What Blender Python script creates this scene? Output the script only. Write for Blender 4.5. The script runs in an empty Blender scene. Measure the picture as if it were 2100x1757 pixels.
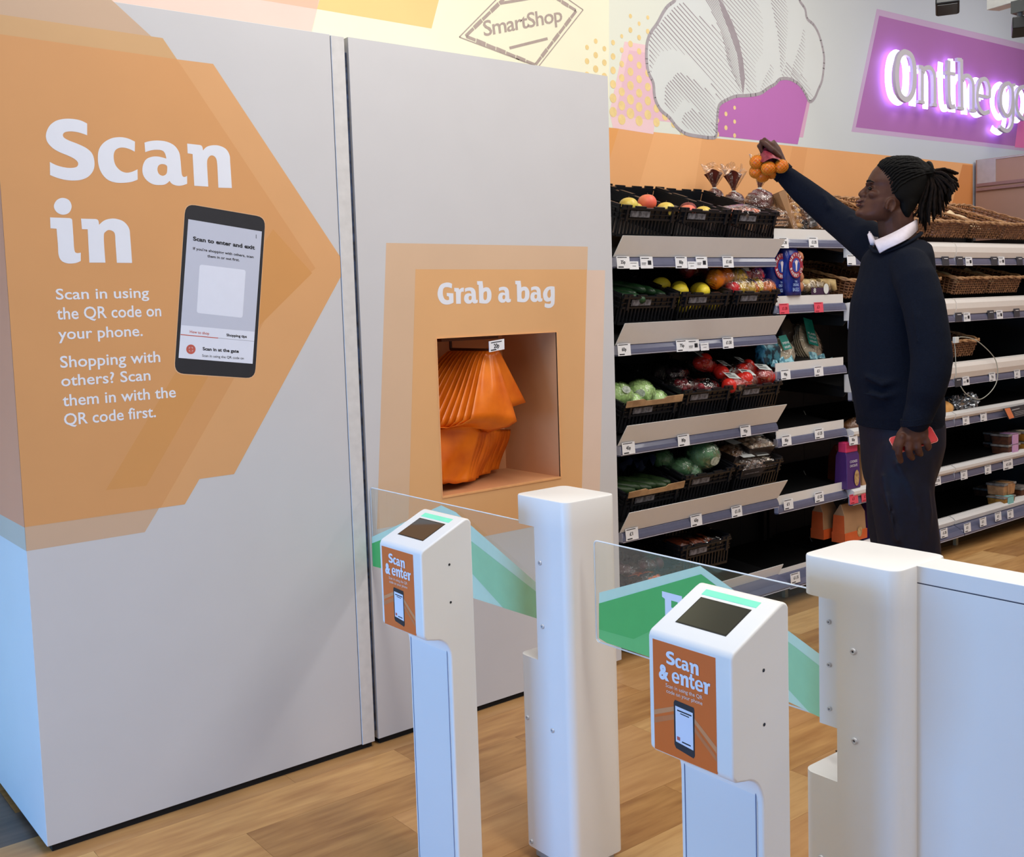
import bpy, bmesh, math, random
import numpy as np
from mathutils import Vector, Matrix, Euler
random.seed(7)
SC = bpy.context.scene
COL = SC.collection
# ------------------------------------------------------------------ camera
F, YAW, PIT, ROL, CX, CY, CAMH = 2161.5, .67096, .08332, -.03218, 1043.5, 805.5, 1.5
cyw, syw, cp, sp, cr, sr = math.cos(YAW), math.sin(YAW), math.cos(PIT), math.sin(PIT), math.cos(ROL), math.sin(ROL)
FW = Vector((syw*cp, cyw*cp, -sp)); _rt = Vector((cyw, -syw, 0)); _up = _rt.cross(FW)
RT = cr*_rt + sr*_up; UP = -sr*_rt + cr*_up
CAM = Vector((0, 0, CAMH))
cd = bpy.data.cameras.new('camera'); cam = bpy.data.objects.new('camera', cd); COL.objects.link(cam)
cam.matrix_world = Matrix(((RT.x, UP.x, -FW.x, 0), (RT.y, UP.y, -FW.y, 0), (RT.z, UP.z, -FW.z, CAMH), (0, 0, 0, 1)))
cd.sensor_fit = 'HORIZONTAL'; cd.sensor_width = 36; cd.lens = F/2100*36
cd.shift_x = (1050-CX)/2100; cd.shift_y = (CY-878.5)/2100; cd.clip_start = .05; cd.clip_end = 60
SC.camera = cam
# ------------------------------------------------------------------ world, view and lamps
SC.view_settings.view_transform = 'Standard'; SC.view_settings.look = 'None'
SC.view_settings.gamma = 1; SC.view_settings.use_curve_mapping = False; SC.view_settings.exposure = 0.0
w = bpy.data.worlds.new('interior_air'); SC.world = w; w.use_nodes = True
w.node_tree.nodes['Background'].inputs[0].default_value = (.80, .83, .87, 1)
w.node_tree.nodes['Background'].inputs[1].default_value = .20
def area(name, loc, target, sx, sy, power, col, spread=180):
    l = bpy.data.lights.new(name, 'AREA'); l.shape = 'RECTANGLE'; l.size = sx; l.size_y = sy
    l.energy = power; l.color = col; l.spread = math.radians(spread)
    o = bpy.data.objects.new(name, l); COL.objects.link(o); o.location = loc
    o.rotation_euler = (Vector(target)-Vector(loc)).to_track_quat('-Z', 'Y').to_euler(); return o
area('daylight_and_fill', (-3.0, 2.35, .70), (0.9, 2.55, .45), 1.7, 1.3, 70, (.16, .47, 1.0), 130)
area('daylight_and_fill', (-1.6, 1.0, .75), (0.95, 3.067, .5), 1.0, 1.0, 9, (.34, .60, 1.0), 120)  # second blue lamp, added for the bluish glow low on the printed panel
area('ceiling_strip_light', (1.6, .6, 3.75), (1.6, .9, 0), .5, 4.5, 94, (1, .965, .90))
area('ceiling_strip_light', (4.4, .9, 3.75), (4.4, 1.1, 0), .5, 3.6, 66, (1, .965, .91))
area('ceiling_strip_light', (7.2, 1.2, 3.75), (7.2, 1.3, 0), .5, 3.6, 44, (1, .965, .91))
area('wall_wash_light', (4.0, 1.9, 3.8), (4.4, 3.9, 2.6), 5.5, .25, 15, (1, .97, .90), 120)
area('store_bounce_fill', (1.4, -3.2, 1.7), (2.4, 3.0, .6), 7.5, 2.4, 29, (1, .94, .86))  # added frontal fill, stands in for bounce from the unseen store behind
# ------------------------------------------------------------------ pixel rays onto real planes
def ray(x, y): return RT*((x-CX)/F) - UP*((y-CY)/F) + FW
def ony(x, y, Y): d = ray(x, y); return CAM + d*(Y/d.y)
def onx(x, y, X): d = ray(x, y); return CAM + d*(X/d.x)
def onz(x, y, z): d = ray(x, y); return CAM + d*((z-CAMH)/d.z)
def dep(x, y, D): return CAM + ray(x, y)*D
# ------------------------------------------------------------------ materials
def lin(c): return tuple(((v/255)/12.92 if v/255 <= .04045 else ((v/255+.055)/1.055)**2.4) for v in c)
MATS = {}
def mat(name, c, rough=.5, metal=0, var=.06, scale=30, bump=0, emit=0, ecol=None, trans=0, spec=.5, coat=0, alpha=1, c2=None, vscale=None, ior=1.45, rand=0, thr=None):
    if name in MATS: return MATS[name]
    m = bpy.data.materials.new(name); m.use_nodes = True; nt = m.node_tree; n = nt.nodes; L = nt.links
    b = n['Principled BSDF']; col = lin(c)
    b.inputs['Roughness'].default_value = rough; b.inputs['Metallic'].default_value = metal
    b.inputs['Specular IOR Level'].default_value = spec; b.inputs['IOR'].default_value = ior
    b.inputs['Transmission Weight'].default_value = trans; b.inputs['Coat Weight'].default_value = coat; b.inputs['Alpha'].default_value = alpha
    tc = n.new('ShaderNodeTexCoord'); mp = n.new('ShaderNodeMapping'); L.new(tc.outputs['Object'], mp.inputs[0])
    if vscale: mp.inputs['Scale'].default_value = vscale
    no = n.new('ShaderNodeTexNoise'); no.inputs['Scale'].default_value = scale; no.inputs['Detail'].default_value = 4
    L.new(mp.outputs[0], no.inputs['Vector'])
    rp = n.new('ShaderNodeValToRGB'); L.new(no.outputs['Fac'], rp.inputs[0])
    lo = lin(c2) if c2 else tuple(v*(1-var) for v in col); hi = col if c2 else tuple(min(1, v*(1+var)) for v in col)
    a, z = thr or (.3, .7)
    rp.color_ramp.elements[0].position = a; rp.color_ramp.elements[0].color = (*lo, 1)
    rp.color_ramp.elements[1].position = z; rp.color_ramp.elements[1].color = (*hi, 1)
    out = rp.outputs[0]
    if rand:
        oi = n.new('ShaderNodeObjectInfo'); mr = n.new('ShaderNodeMapRange'); L.new(oi.outputs['Random'], mr.inputs[0])
        mr.inputs['To Min'].default_value = 1-rand; mr.inputs['To Max'].default_value = 1+rand
        mx = n.new('ShaderNodeVectorMath'); mx.operation = 'SCALE'; L.new(out, mx.inputs[0]); L.new(mr.outputs[0], mx.inputs['Scale']); out = mx.outputs[0]
    L.new(out, b.inputs['Base Color'])
    if bump:
        bn = n.new('ShaderNodeBump'); bn.inputs['Strength'].default_value = bump; bn.inputs['Distance'].default_value = .002
        L.new(no.outputs['Fac'], bn.inputs['Height']); L.new(bn.outputs[0], b.inputs['Normal'])
    if emit:
        b.inputs['Emission Strength'].default_value = emit; b.inputs['Emission Color'].default_value = (*(lin(ecol) if ecol else col), 1)
    MATS[name] = m; return m
def film(name, tint=(1, 1, 1), gl=.35, rough=.12, bump=.6, sc=25):
    if name in MATS: return MATS[name]
    m = bpy.data.materials.new(name); m.use_nodes = True; nt = m.node_tree; n = nt.nodes; L = nt.links
    n.remove(n['Principled BSDF']); o = n['Material Output']
    t = n.new('ShaderNodeBsdfTransparent'); t.inputs[0].default_value = (*tint, 1)
    g = n.new('ShaderNodeBsdfGlossy'); g.inputs['Roughness'].default_value = rough; g.inputs[0].default_value = (.9, .9, .9, 1)
    fr = n.new('ShaderNodeLayerWeight'); fr.inputs['Blend'].default_value = gl
    mx = n.new('ShaderNodeMixShader'); L.new(fr.outputs['Facing'], mx.inputs[0]); L.new(t.outputs[0], mx.inputs[1]); L.new(g.outputs[0], mx.inputs[2]); L.new(mx.outputs[0], o.inputs[0])
    if bump:
        no = n.new('ShaderNodeTexNoise'); no.inputs['Scale'].default_value = sc; no.inputs['Detail'].default_value = 3; no.inputs['Distortion'].default_value = 1.5
        tc = n.new('ShaderNodeTexCoord'); L.new(tc.outputs['Object'], no.inputs['Vector'])
        bn = n.new('ShaderNodeBump'); bn.inputs['Strength'].default_value = bump; bn.inputs['Distance'].default_value = .02
        L.new(no.outputs['Fac'], bn.inputs['Height']); L.new(bn.outputs[0], g.inputs['Normal']); L.new(bn.outputs[0], fr.inputs['Normal'])
    MATS[name] = m; return m
# ------------------------------------------------------------------ mesh builder
class MB:
    def __init__(s): s.v = []; s.f = []
    def add(s, vs, fs, M=None):
        o = len(s.v)
        s.v += [tuple(M @ Vector(p)) for p in vs] if M is not None else [tuple(p) for p in vs]
        s.f += [tuple(i+o for i in f) for f in fs]; return s
    def box(s, a, b, M=None):
        x0, y0, z0 = a; x1, y1, z1 = b
        return s.add([(x0,y0,z0),(x1,y0,z0),(x1,y1,z0),(x0,y1,z0),(x0,y0,z1),(x1,y0,z1),(x1,y1,z1),(x0,y1,z1)],
                     [(0,3,2,1),(4,5,6,7),(0,1,5,4),(1,2,6,5),(2,3,7,6),(3,0,4,7)], M)
    def prism(s, p, ax, a, b, M=None):
        g = {'x': lambda q, t: (t, q[0], q[1]), 'y': lambda q, t: (q[0], t, q[1]), 'z': lambda q, t: (q[0], q[1], t)}[ax]
        n = len(p)
        return s.add([g(q, a) for q in p]+[g(q, b) for q in p], [tuple(range(n-1, -1, -1)), tuple(range(n, 2*n))]+[(i, (i+1) % n, n+(i+1) % n, n+i) for i in range(n)], M)
    def tube(s, P, r, n=8, closed=False, caps=True, M=None):
        P = [Vector(p) for p in P]; m = len(P); R = r if isinstance(r, (list, tuple)) else [r]*m
        vs = []; fs = []; pn = None
        for i, p in enumerate(P):
            a = P[(i-1) % m] if (closed or i > 0) else p; b = P[(i+1) % m] if (closed or i < m-1) else p
            t = (b-a).normalized() if (b-a).length > 1e-9 else Vector((0, 0, 1))
            if pn is None: pn = t.orthogonal().normalized()
            else:
                pn = pn - t*pn.dot(t); pn = pn.normalized() if pn.length > 1e-6 else t.orthogonal().normalized()
            q = t.cross(pn)
            for k in range(n):
                an = 2*math.pi*k/n; vs.append(p + (pn*math.cos(an)+q*math.sin(an))*R[i])
        for i in range(m if closed else m-1):
            j = (i+1) % m
            for k in range(n): fs.append((i*n+k, i*n+(k+1) % n, j*n+(k+1) % n, j*n+k))
        if caps and not closed: fs += [tuple(range(n-1, -1, -1)), tuple(range((m-1)*n, m*n))]
        return s.add(vs, fs, M)
    def ell(s, c, r, n=12, m=8, M=None, fn=None):
        c = Vector(c); r = (r, r, r) if isinstance(r, (int, float)) else r
        vs = []; fs = []
        for j in range(1, m):
            th = math.pi*j/m
            for k in range(n):
                a = 2*math.pi*k/n; d = Vector((math.sin(th)*math.cos(a), math.sin(th)*math.sin(a), math.cos(th)))
                q = fn(d) if fn else 1; vs.append(Vector((d.x*r[0]*q, d.y*r[1]*q, d.z*r[2]*q)))
        for d in ((0, 0, 1), (0, 0, -1)):
            q = fn(Vector(d)) if fn else 1; vs.append(Vector((0, 0, d[2]*r[2]*q)))
        T = len(vs)-2
        for j in range(m-2):
            for k in range(n): fs.append((j*n+k, (j+1)*n+k, (j+1)*n+(k+1) % n, j*n+(k+1) % n))
        for k in range(n): fs.append((T, k, (k+1) % n)); fs.append((T+1, (m-2)*n+(k+1) % n, (m-2)*n+k))
        Mc = Matrix.Translation(c) @ (M if M is not None else Matrix.Identity(4))
        return s.add(vs, fs, Mc)
    def loft(s, rings, n=20, caps=True):
        vs = []; fs = []; m = len(rings)
        for c, a, b in rings:
            for k in range(n):
                t = 2*math.pi*k/n; vs.append(Vector(c)+Vector(a)*math.cos(t)+Vector(b)*math.sin(t))
        for i in range(m-1):
            for k in range(n): fs.append((i*n+k, i*n+(k+1) % n, (i+1)*n+(k+1) % n, (i+1)*n+k))
        if caps: fs += [tuple(range(n-1, -1, -1)), tuple(range((m-1)*n, m*n))]
        return s.add(vs, fs)
    def poly(s, P): return s.add(P, [tuple(range(len(P)))])
    def grid(s, fn, nu, nv):
        vs = [fn(i/nu, j/nv) for j in range(nv+1) for i in range(nu+1)]
        return s.add(vs, [(j*(nu+1)+i, j*(nu+1)+i+1, (j+1)*(nu+1)+i+1, (j+1)*(nu+1)+i) for j in range(nv) for i in range(nu)])
def finish(o, label, cat, group, kind):
    if label: o['label'] = label
    if cat: o['category'] = cat
    if group: o['group'] = group
    if kind: o['kind'] = kind
def put(name, mb, m, parent=None, smooth=False, bevel=0, seg=2, label=None, cat=None, group=None, kind=None, thick=0, local=False, recalc=True, auto=0):
    me = bpy.data.meshes.new(name); off = Vector((0, 0, 0)); q_ = parent if not local else None
    while q_: off = off + q_.location; q_ = q_.parent
    me.from_pydata([tuple(Vector(v)-off) for v in mb.v], [], mb.f)
    if recalc:
        bm = bmesh.new(); bm.from_mesh(me); bmesh.ops.recalc_face_normals(bm, faces=bm.faces); bm.to_mesh(me); bm.free()
    me.materials.append(m)
    if smooth: me.polygons.foreach_set('use_smooth', [True]*len(me.polygons))
    o = bpy.data.objects.new(name, me); COL.objects.link(o)
    if thick: md = o.modifiers.new('t', 'SOLIDIFY'); md.thickness = thick; md.offset = 0
    if bevel:
        md = o.modifiers.new('b', 'BEVEL'); md.width = bevel; md.segments = seg; md.limit_method = 'ANGLE'; md.angle_limit = math.radians(35)
        me.polygons.foreach_set('use_smooth', [True]*len(me.polygons)); md.harden_normals = True
    if auto: me.polygons.foreach_set('use_smooth', [True]*len(me.polygons)); me.set_sharp_from_angle(angle=math.radians(auto))
    if parent: o.parent = parent
    finish(o, label, cat, group, kind); return o
def root(name, loc, label, cat, group=None, kind=None):
    o = bpy.data.objects.new(name, None); o.empty_display_size = .05; COL.objects.link(o); o.location = loc
    finish(o, label, cat, group, kind); return o
KIDS = {}
def copy_tree(r, loc, rot=None, label=None, scale=None, group=None):
    c = r.copy(); COL.objects.link(c); c.location = loc
    if rot is not None: c.rotation_euler = rot
    if scale is not None: c.scale = scale
    if label: c['label'] = label
    if group: c['group'] = group
    def rec(a, b):
        for ch in list(a.children):
            d = ch.copy(); COL.objects.link(d); d.parent = b; d.matrix_parent_inverse = ch.matrix_parent_inverse.copy(); rec(ch, d)
    if r.type != 'MESH' or r.children: rec(r, c)
    return c
def catmull(P, closed=False, k=6):
    out = []; n = len(P)
    for i in range(n if closed else n-1):
        p = [Vector(P[(i+j) % n]) if closed else Vector(P[max(0, min(n-1, i+j))]) for j in (-1, 0, 1, 2)]
        for q in range(k):
            t = q/k; out.append(.5*((2*p[1])+(p[2]-p[0])*t+(2*p[0]-5*p[1]+4*p[2]-p[3])*t*t+(3*p[1]-p[0]-3*p[2]+p[3])*t**3))
    if not closed: out.append(Vector(P[-1]))
    return out
def rrect(x0, y0, x1, y1, r, n=5):
    if not isinstance(r, (list, tuple)): r = [r]*4
    o = []
    for (cx, cy, a, rr) in ((x1, y1, 0, r[0]), (x0, y1, 90, r[1]), (x0, y0, 180, r[2]), (x1, y0, 270, r[3])):
        sx = -1 if cx == x1 else 1; sy = -1 if cy == y1 else 1
        if rr <= 0: o.append((cx, cy)); continue
        for k in range(n+1):
            t = math.radians(a+90*k/n); o.append((cx+sx*rr+rr*math.cos(t), cy+sy*rr+rr*math.sin(t)))
    return o
# ------------------------------------------------------------------ lettering
def outline(s, k=5):
    """'c' marks a corner; other points are smooth"""
    pts = [(float(a.strip('c').split(',')[0]), float(a.strip('c').split(',')[1]), a.startswith('c')) for a in s.split()]
    n = len(pts); out = []
    for i in range(n):
        a = pts[i-1]; b = pts[i]; c = pts[(i+1) % n]; d = pts[(i+2) % n]
        out.append(b[:2])
        if b[2] and c[2]: continue
        m1 = (0, 0) if b[2] else ((c[0]-a[0])/2, (c[1]-a[1])/2); m2 = (0, 0) if c[2] else ((d[0]-b[0])/2, (d[1]-b[1])/2)
        if b[2]: m1 = (1.5*(c[0]-b[0])-m2[0]/2, 1.5*(c[1]-b[1])-m2[1]/2)
        if c[2]: m2 = (1.5*(c[0]-b[0])-m1[0]/2, 1.5*(c[1]-b[1])-m1[1]/2)
        for q in range(1, k):
            t = q/k; h1 = 2*t**3-3*t*t+1; h2 = t**3-2*t*t+t; h3 = -2*t**3+3*t*t; h4 = t**3-t*t
            out.append((h1*b[0]+h2*m1[0]+h3*c[0]+h4*m2[0], h1*b[1]+h2*m1[1]+h3*c[1]+h4*m2[1]))
    return out
def fill2d(loops):
    cu = bpy.data.curves.new('tmp', 'CURVE'); cu.dimensions = '2D'; cu.fill_mode = 'BOTH'
    for lp in loops:
        sp_ = cu.splines.new('POLY'); sp_.points.add(len(lp)-1); sp_.use_cyclic_u = True
        for i, p in enumerate(lp): sp_.points[i].co = (p[0], p[1], 0, 1)
    o = bpy.data.objects.new('tmp', cu); COL.objects.link(o); dg = bpy.context.evaluated_depsgraph_get(); dg.update()
    me = bpy.data.meshes.new_from_object(o.evaluated_get(dg)); r = ([tuple(v.co) for v in me.vertices], [tuple(p.vertices) for p in me.polygons])
    bpy.data.objects.remove(o); bpy.data.curves.remove(cu); bpy.data.meshes.remove(me); return r
TXT = {}
def txt(body, bold=0.0, sp_=1.0):
    k = (body, bold, sp_)
    if k in TXT: return TXT[k]
    cu = bpy.data.curves.new('tmp', 'FONT'); cu.body = body; cu.offset = bold; cu.size = 1; cu.resolution_u = 3; cu.space_character = sp_; cu.fill_mode = 'BOTH' if False else cu.fill_mode
    o = bpy.data.objects.new('tmp', cu); COL.objects.link(o); dg = bpy.context.evaluated_depsgraph_get(); dg.update()
    me = bpy.data.meshes.new_from_object(o.evaluated_get(dg)); vs = [tuple(v.co) for v in me.vertices]; fs = [tuple(p.vertices) for p in me.polygons]
    bpy.data.objects.remove(o); bpy.data.curves.remove(cu); bpy.data.meshes.remove(me)
    x0 = min(v[0] for v in vs); x1 = max(v[0] for v in vs)
    TXT[k] = ([(v[0]-x0, v[1]) for v in vs], fs, x1-x0); return TXT[k]
def text_on(mb, body, A, B, size, V, bold=0.0, sp_=1.0, off=None):
    """text from point A to point B along the baseline; em size in metres, V = up direction"""
    vs, fs, w_ = txt(body, bold, sp_); A = Vector(A); U = (Vector(B)-A)/w_; V = Vector(V)*size
    o = Vector(off) if off else Vector((0, 0, 0))
    mb.add([A+U*x+V*y+o for x, y in vs], fs)
GL = {
'S': ["c505,120 430,85 340,70 250,72 170,95 105,150 72,235 85,310 140,375 215,420 300,455 370,490 408,530 400,570 350,585 280,582 190,560 c113,523 c115,660 190,690 280,712 370,718 450,708 520,675 570,610 582,530 560,440 500,380 410,335 320,300 265,270 250,240 270,212 330,202 410,212 c505,243"],
'c': ["c1007,310 930,275 850,262 760,275 680,320 630,390 617,480 630,580 670,660 730,715 810,740 890,742 970,732 c1036,708 c1034,600 970,628 910,635 850,610 800,550 783,470 795,410 830,380 880,372 940,385 c1005,415"],
'a': ["c1107,320 1170,303 1250,298 1340,310 1420,350 1470,420 1485,500 1492,580 1500,655 1520,680 c1555,670 c1555,752 1500,770 1450,772 1400,755 c1370,722 1330,755 1280,765 1200,758 1130,715 1090,650 1088,570 1120,500 1180,470 1250,466 c1337,488 1320,430 1290,402 1240,395 1180,400 c1115,420",
      "1340,562 1295,545 1255,560 1243,605 1260,650 1300,668 1335,650 1345,610"],
'n': ["c1555,330 c1690,345 1712,360 c1722,403 1760,365 1820,348 1890,352 1960,385 2000,450 2008,540 c2025,797 c1883,793 c1872,560 1860,490 1830,458 1795,460 1768,500 c1765,570 c1777,782 c1630,773 c1612,440 c1560,432"],
'i': ["c115,1105 c320,1112 345,1125 350,1160 360,1300 370,1440 390,1477 c438,1475 c438,1562 380,1585 300,1588 235,1560 205,1500 198,1400 c183,1224 c120,1220",
      "248,900 315,925 342,990 315,1055 250,1077 185,1050 155,988 185,925"],
'm': ["c440,1118 c590,1122 620,1135 c630,1183 680,1140 740,1120 810,1120 890,1150 945,1220 958,1320 c977,1583 c817,1582 c800,1340 790,1265 740,1238 700,1255 680,1310 c697,1580 c528,1580 c510,1230 c450,1228"],
}
GB = {
'G': ["c365,170 320,152 260,152 190,180 150,240 133,320 145,400 190,470 250,500 320,498 c388,470 c385,322 c278,315 c280,368 310,375 c318,425 280,430 240,405 218,340 222,260 250,228 300,225 c360,243"],
'r': ["c398,235 c470,237 c482,265 510,238 c553,232 c550,298 520,298 505,330 c505,488 c430,490 c425,298 c400,293"],
'b': ["c762,128 c850,128 c862,240 900,225 950,235 985,290 993,360 980,430 930,480 860,485 c797,475 c788,188 c765,185", "900,290 870,310 865,360 868,410 890,430 915,410 922,350 918,300"],
'g': ["c1998,215 1930,210 1870,230 1825,290 1815,350 1830,420 1870,455 1920,450 1938,442 c1938,480 1910,490 c1843,480 c1838,535 1880,555 1940,550 1985,510 2000,450 c2002,260", "1930,262 1900,280 1883,330 1890,375 1915,395 1938,360 1935,290"],
}
GU = {
'e': ["c.30,.42 c.98,.42 1,.6 .9,.85 .6,1 .3,.95 .05,.75 0,.48 .1,.15 .35,0 .65,0 c.93,.1 c.9,.30 .65,.22 .42,.24", "c.32,.58 .38,.78 .52,.84 .66,.78 c.70,.58"],
't': ["c.22,.98 c.6,1.0 c.6,.76 c.95,.76 c.95,.58 c.6,.58 .6,.3 .72,.2 c.98,.24 c1,.04 .7,-.02 .4,.02 .24,.2 c.24,.58 c0,.58 c0,.74 c.2,.78"],
'E': ["c0,1 c1,1 c1,.68 c.78,.68 c.78,.80 c.46,.80 c.46,.60 c.75,.60 c.75,.42 c.46,.42 c.46,.20 c.80,.20 c.80,.34 c1,.34 c1,0 c0,0 c0,.16 c.14,.2 c.14,.8 c0,.84"],
}
PANEL_Y = 3.067
LIB = {}
def _reg(ch, loops, fn):
    W = [[(fn(p).x, fn(p).z) for p in outline(l)] for l in loops]
    xs = [p[0] for l in W for p in l]; zs = [p[1] for l in W for p in l]
    LIB[ch] = (W, min(xs), max(xs), min(zs), max(zs))
for ch, l in GL.items(): _reg(ch, l, lambda p: ony(80+p[0]*.195238, 230+p[1]*.195238, PANEL_Y))
for ch, l in GB.items(): _reg(ch, l, lambda p: ony(880+p[0]*.128571, 560+p[1]*.128571, PANEL_Y))
for ch, l in GU.items(): _reg(ch, l, lambda p: Vector((p[0], 0, p[1])))
for ch in LIB:
    W, a, b, c, d = LIB[ch]; vs, fs = fill2d([[((x-a)/(b-a), (z-c)/(d-c)) for x, z in lp] for lp in W]); LIB[ch] = (vs, fs, a, b, c, d)
def glyph(mb, ch, O, U, V):
    """O = lower left, U = full width vector, V = full height vector"""
    vs, fs = LIB[ch][:2]; mb.add([Vector(O)+Vector(U)*v[0]+Vector(V)*v[1] for v in vs], fs)
# ================================================================== SETTING
WY = 3.75          # plane of the long back wall
MX = 7.129         # end wall of the produce bay
mb = MB(); mb.box((-5, -5, -.12), (14, 4.2, -.004))
mfloor = mat('floor_board', (176, 140, 98), .5, var=.1, scale=5, vscale=(1, 8, 1))
floor = put('floor', mb, mfloor, kind='structure')
PLK = []
for i, (a, b_, th) in enumerate((((206, 160, 102), (172, 124, 74), (.3, .7)), ((194, 148, 92), (156, 110, 64), (.35, .75)), ((212, 170, 114), (182, 136, 84), (.25, .6)), ((200, 156, 104), (164, 118, 72), (.2, .8)))):
    PLK.append(mat('oak_vinyl_%d' % i, a, .38, c2=b_, thr=th, scale=3.2, vscale=(1.2, 9, 1), rand=.09, bump=.05))
MGR = mat('shaded_vinyl', (118, 100, 90), .45, c2=(88, 76, 70), scale=3, vscale=(1.2, 8, 1), rand=.08)  # same floor beside the wall unit, its shade put into the plank colour
def plank_mesh(L, W, m):
    b = MB(); b.box((0, 0, -.004), (L-.0007, W-.0007, 0)); me = bpy.data.meshes.new('plank'); me.from_pydata(b.v, [], b.f); me.materials.append(m); return me
PM = {}
PW, PL = .2, 1.0
rw = 0
y = -1.4
while y < 3.7:
    x = -.4 - (rw*.37 % 1)*PL
    while x < 7.3:
        L = PL; vis = True
        if x+L < -.2: vis = False
        xx = x
        # keep the planks that lie in the wedge the photograph shows
        if (x > 2.9 and y > 3.2) or x < .2 and y < 1.2: vis = False
        if y < 1.0 and x > 4.6+1.2*y+1.5: vis = False
        if y < -.4 and x > 3.0: vis = False
        if y < .4 and x < 1.4: vis = False
        if vis:
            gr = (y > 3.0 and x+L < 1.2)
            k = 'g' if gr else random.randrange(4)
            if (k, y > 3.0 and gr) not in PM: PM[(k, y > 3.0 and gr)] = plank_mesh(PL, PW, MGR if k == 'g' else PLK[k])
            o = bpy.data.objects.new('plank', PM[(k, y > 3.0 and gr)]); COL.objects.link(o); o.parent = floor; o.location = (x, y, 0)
        x += L
    y += PW; rw += 1
# long wall with the printed mural
def wallmat():
    m = mat('mural_print_ground', (250, 250, 250), .6); nt = m.node_tree; n = nt.nodes; L = nt.links; b = n['Principled BSDF']
    tc = n.new('ShaderNodeTexCoord'); sx = n.new('ShaderNodeSeparateXYZ'); L.new(tc.outputs['Object'], sx.inputs[0])
    mr = n.new('ShaderNodeMapRange'); mr.inputs['From Min'].default_value = 2.0; mr.inputs['From Max'].default_value = 6.2; L.new(sx.outputs[0], mr.inputs[0])
    rp = n.new('ShaderNodeValToRGB'); L.new(mr.outputs[0], rp.inputs[0]); e = rp.color_ramp.elements
    e[0].color = (*lin((248, 246, 205)), 1); e[1].color = (*lin((196, 204, 216)), 1); q = e.new(.35); q.color = (*lin((232, 236, 222)), 1)
    L.new(rp.outputs[0], b.inputs['Base Color']); return m
mb = MB(); mb.box((-2, WY, 0), (12.5, WY+.1, 4.2))
wall = put('wall_back', mb, wallmat(), kind='structure')
mb = MB(); mb.box((-5, -5, 4.2), (14, 4.2, 4.3)); put('ceiling', mb, mat('ceiling_white', (215, 215, 215), .8, scale=3), kind='structure')
mb = MB(); mb.box((12.5, -5, 0), (12.6, 4.2, 4.2)); put('wall_right', mb, mat('far_wall_paint', (200, 196, 190), .8, scale=3), kind='structure')
LAY = .00015
def on_wall(px, lay=1): return [ony(x, y, WY-LAY*lay) for x, y in px]
def wprint(name, px, col, lay=1, rough=.6, **k):
    mb = MB(); mb.poly(on_wall(px, lay)); return put(name, mb, mat('print_%d_%d_%d' % col, col, rough, var=.015, scale=4), wall, recalc=False, **k)
# band of orange vinyl below the mural
wprint('orange_band', [(1200, 256.6), (1995, 336.4), (1995, 620), (1200, 640)], (232, 170, 114), 1, label='orange vinyl band')
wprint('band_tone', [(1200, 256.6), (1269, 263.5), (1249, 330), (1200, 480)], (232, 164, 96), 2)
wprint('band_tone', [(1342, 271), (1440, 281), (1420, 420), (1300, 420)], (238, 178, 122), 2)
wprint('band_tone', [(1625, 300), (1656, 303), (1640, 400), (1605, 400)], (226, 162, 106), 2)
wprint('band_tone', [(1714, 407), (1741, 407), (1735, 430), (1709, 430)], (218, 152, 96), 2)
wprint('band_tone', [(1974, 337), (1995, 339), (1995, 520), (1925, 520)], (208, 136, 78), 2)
# shapes of the mural
wprint('pink_shape', [(200, -40), (660, -40), (655, 0), (639, 66), (430, 60), (200, 20)], (240, 208, 200), 1)
wprint('pink_shape', [(500, -40), (662, -40), (650, 19), (560, 4), (500, -6)], (238, 190, 168), 2)
wprint('cream_shape', [(655, 0), (640, 66), (1249, 200), (1249, -60), (663, -60)], (244, 243, 218), 1)
wprint('apricot_shape', [(666, -40), (912, -40), (900, 0), (885, 58.5), (650, 18.5)], (246, 206, 140), 3)
wprint('pale_pink_square', [(1281, 85), (1360, 98), (1340, 275), (1257, 262), (1250, 230)], (240, 206, 214), 2)
wprint('pale_pink_square', [(1290, 103), (1470, 130), (1470, 262), (1262, 237)], (232, 192, 208), 3)
wprint('purple_square', [(1470, 150), (1662, 205), (1647, 282), (1470, 262)], (214, 170, 200), 4)
wprint('purple_square', [(1462, 200), (1500, 150), (1655, 160), (1656, 205), (1636, 296), (1470, 279)], (188, 112, 186), 5)
wprint('sign_ground', [(1798, 18), (2160, 104), (2160, 316), (1746, 270)], (196, 170, 206), 1)
wprint('sign_ground', [(1803, 32), (2160, 117), (2160, 309), (1755, 261)], (172, 110, 178), 2)
wprint('pink_corner', [(2094, 200), (2160, 180), (2160, 308), (2081, 302)], (230, 120, 180), 3)
# halftone dots, growing towards the orange band
mb = MB(); 
for ci in range(24):
    for ri in range(14):
        x = 1204+ci*17.8; yb = 268+ci*1.4-ri*28.5-(14 if ci % 2 else 0)
        t = max(0, 1-ri/9.5)*max(0, 1-abs(ci-5)/15)
        if ci < 5: t = max(0, 1-ri/8)*(.8+.04*ci)
        if t < .12 or yb < -20: continue
        r = .005+.020*t**.8; c = ony(x, yb, WY-LAY*6)
        if c.z < 2.36: continue
        mb.add([(c.x+r*math.cos(a*math.pi/6)*1.15, c.y, c.z+r*math.sin(a*math.pi/6)*1.15) for a in range(12)], [tuple(range(12))])
put('halftone_dots', mb, mat('print_dots', (238, 212, 150), .6), wall, recalc=False, kind='stuff')
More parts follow.
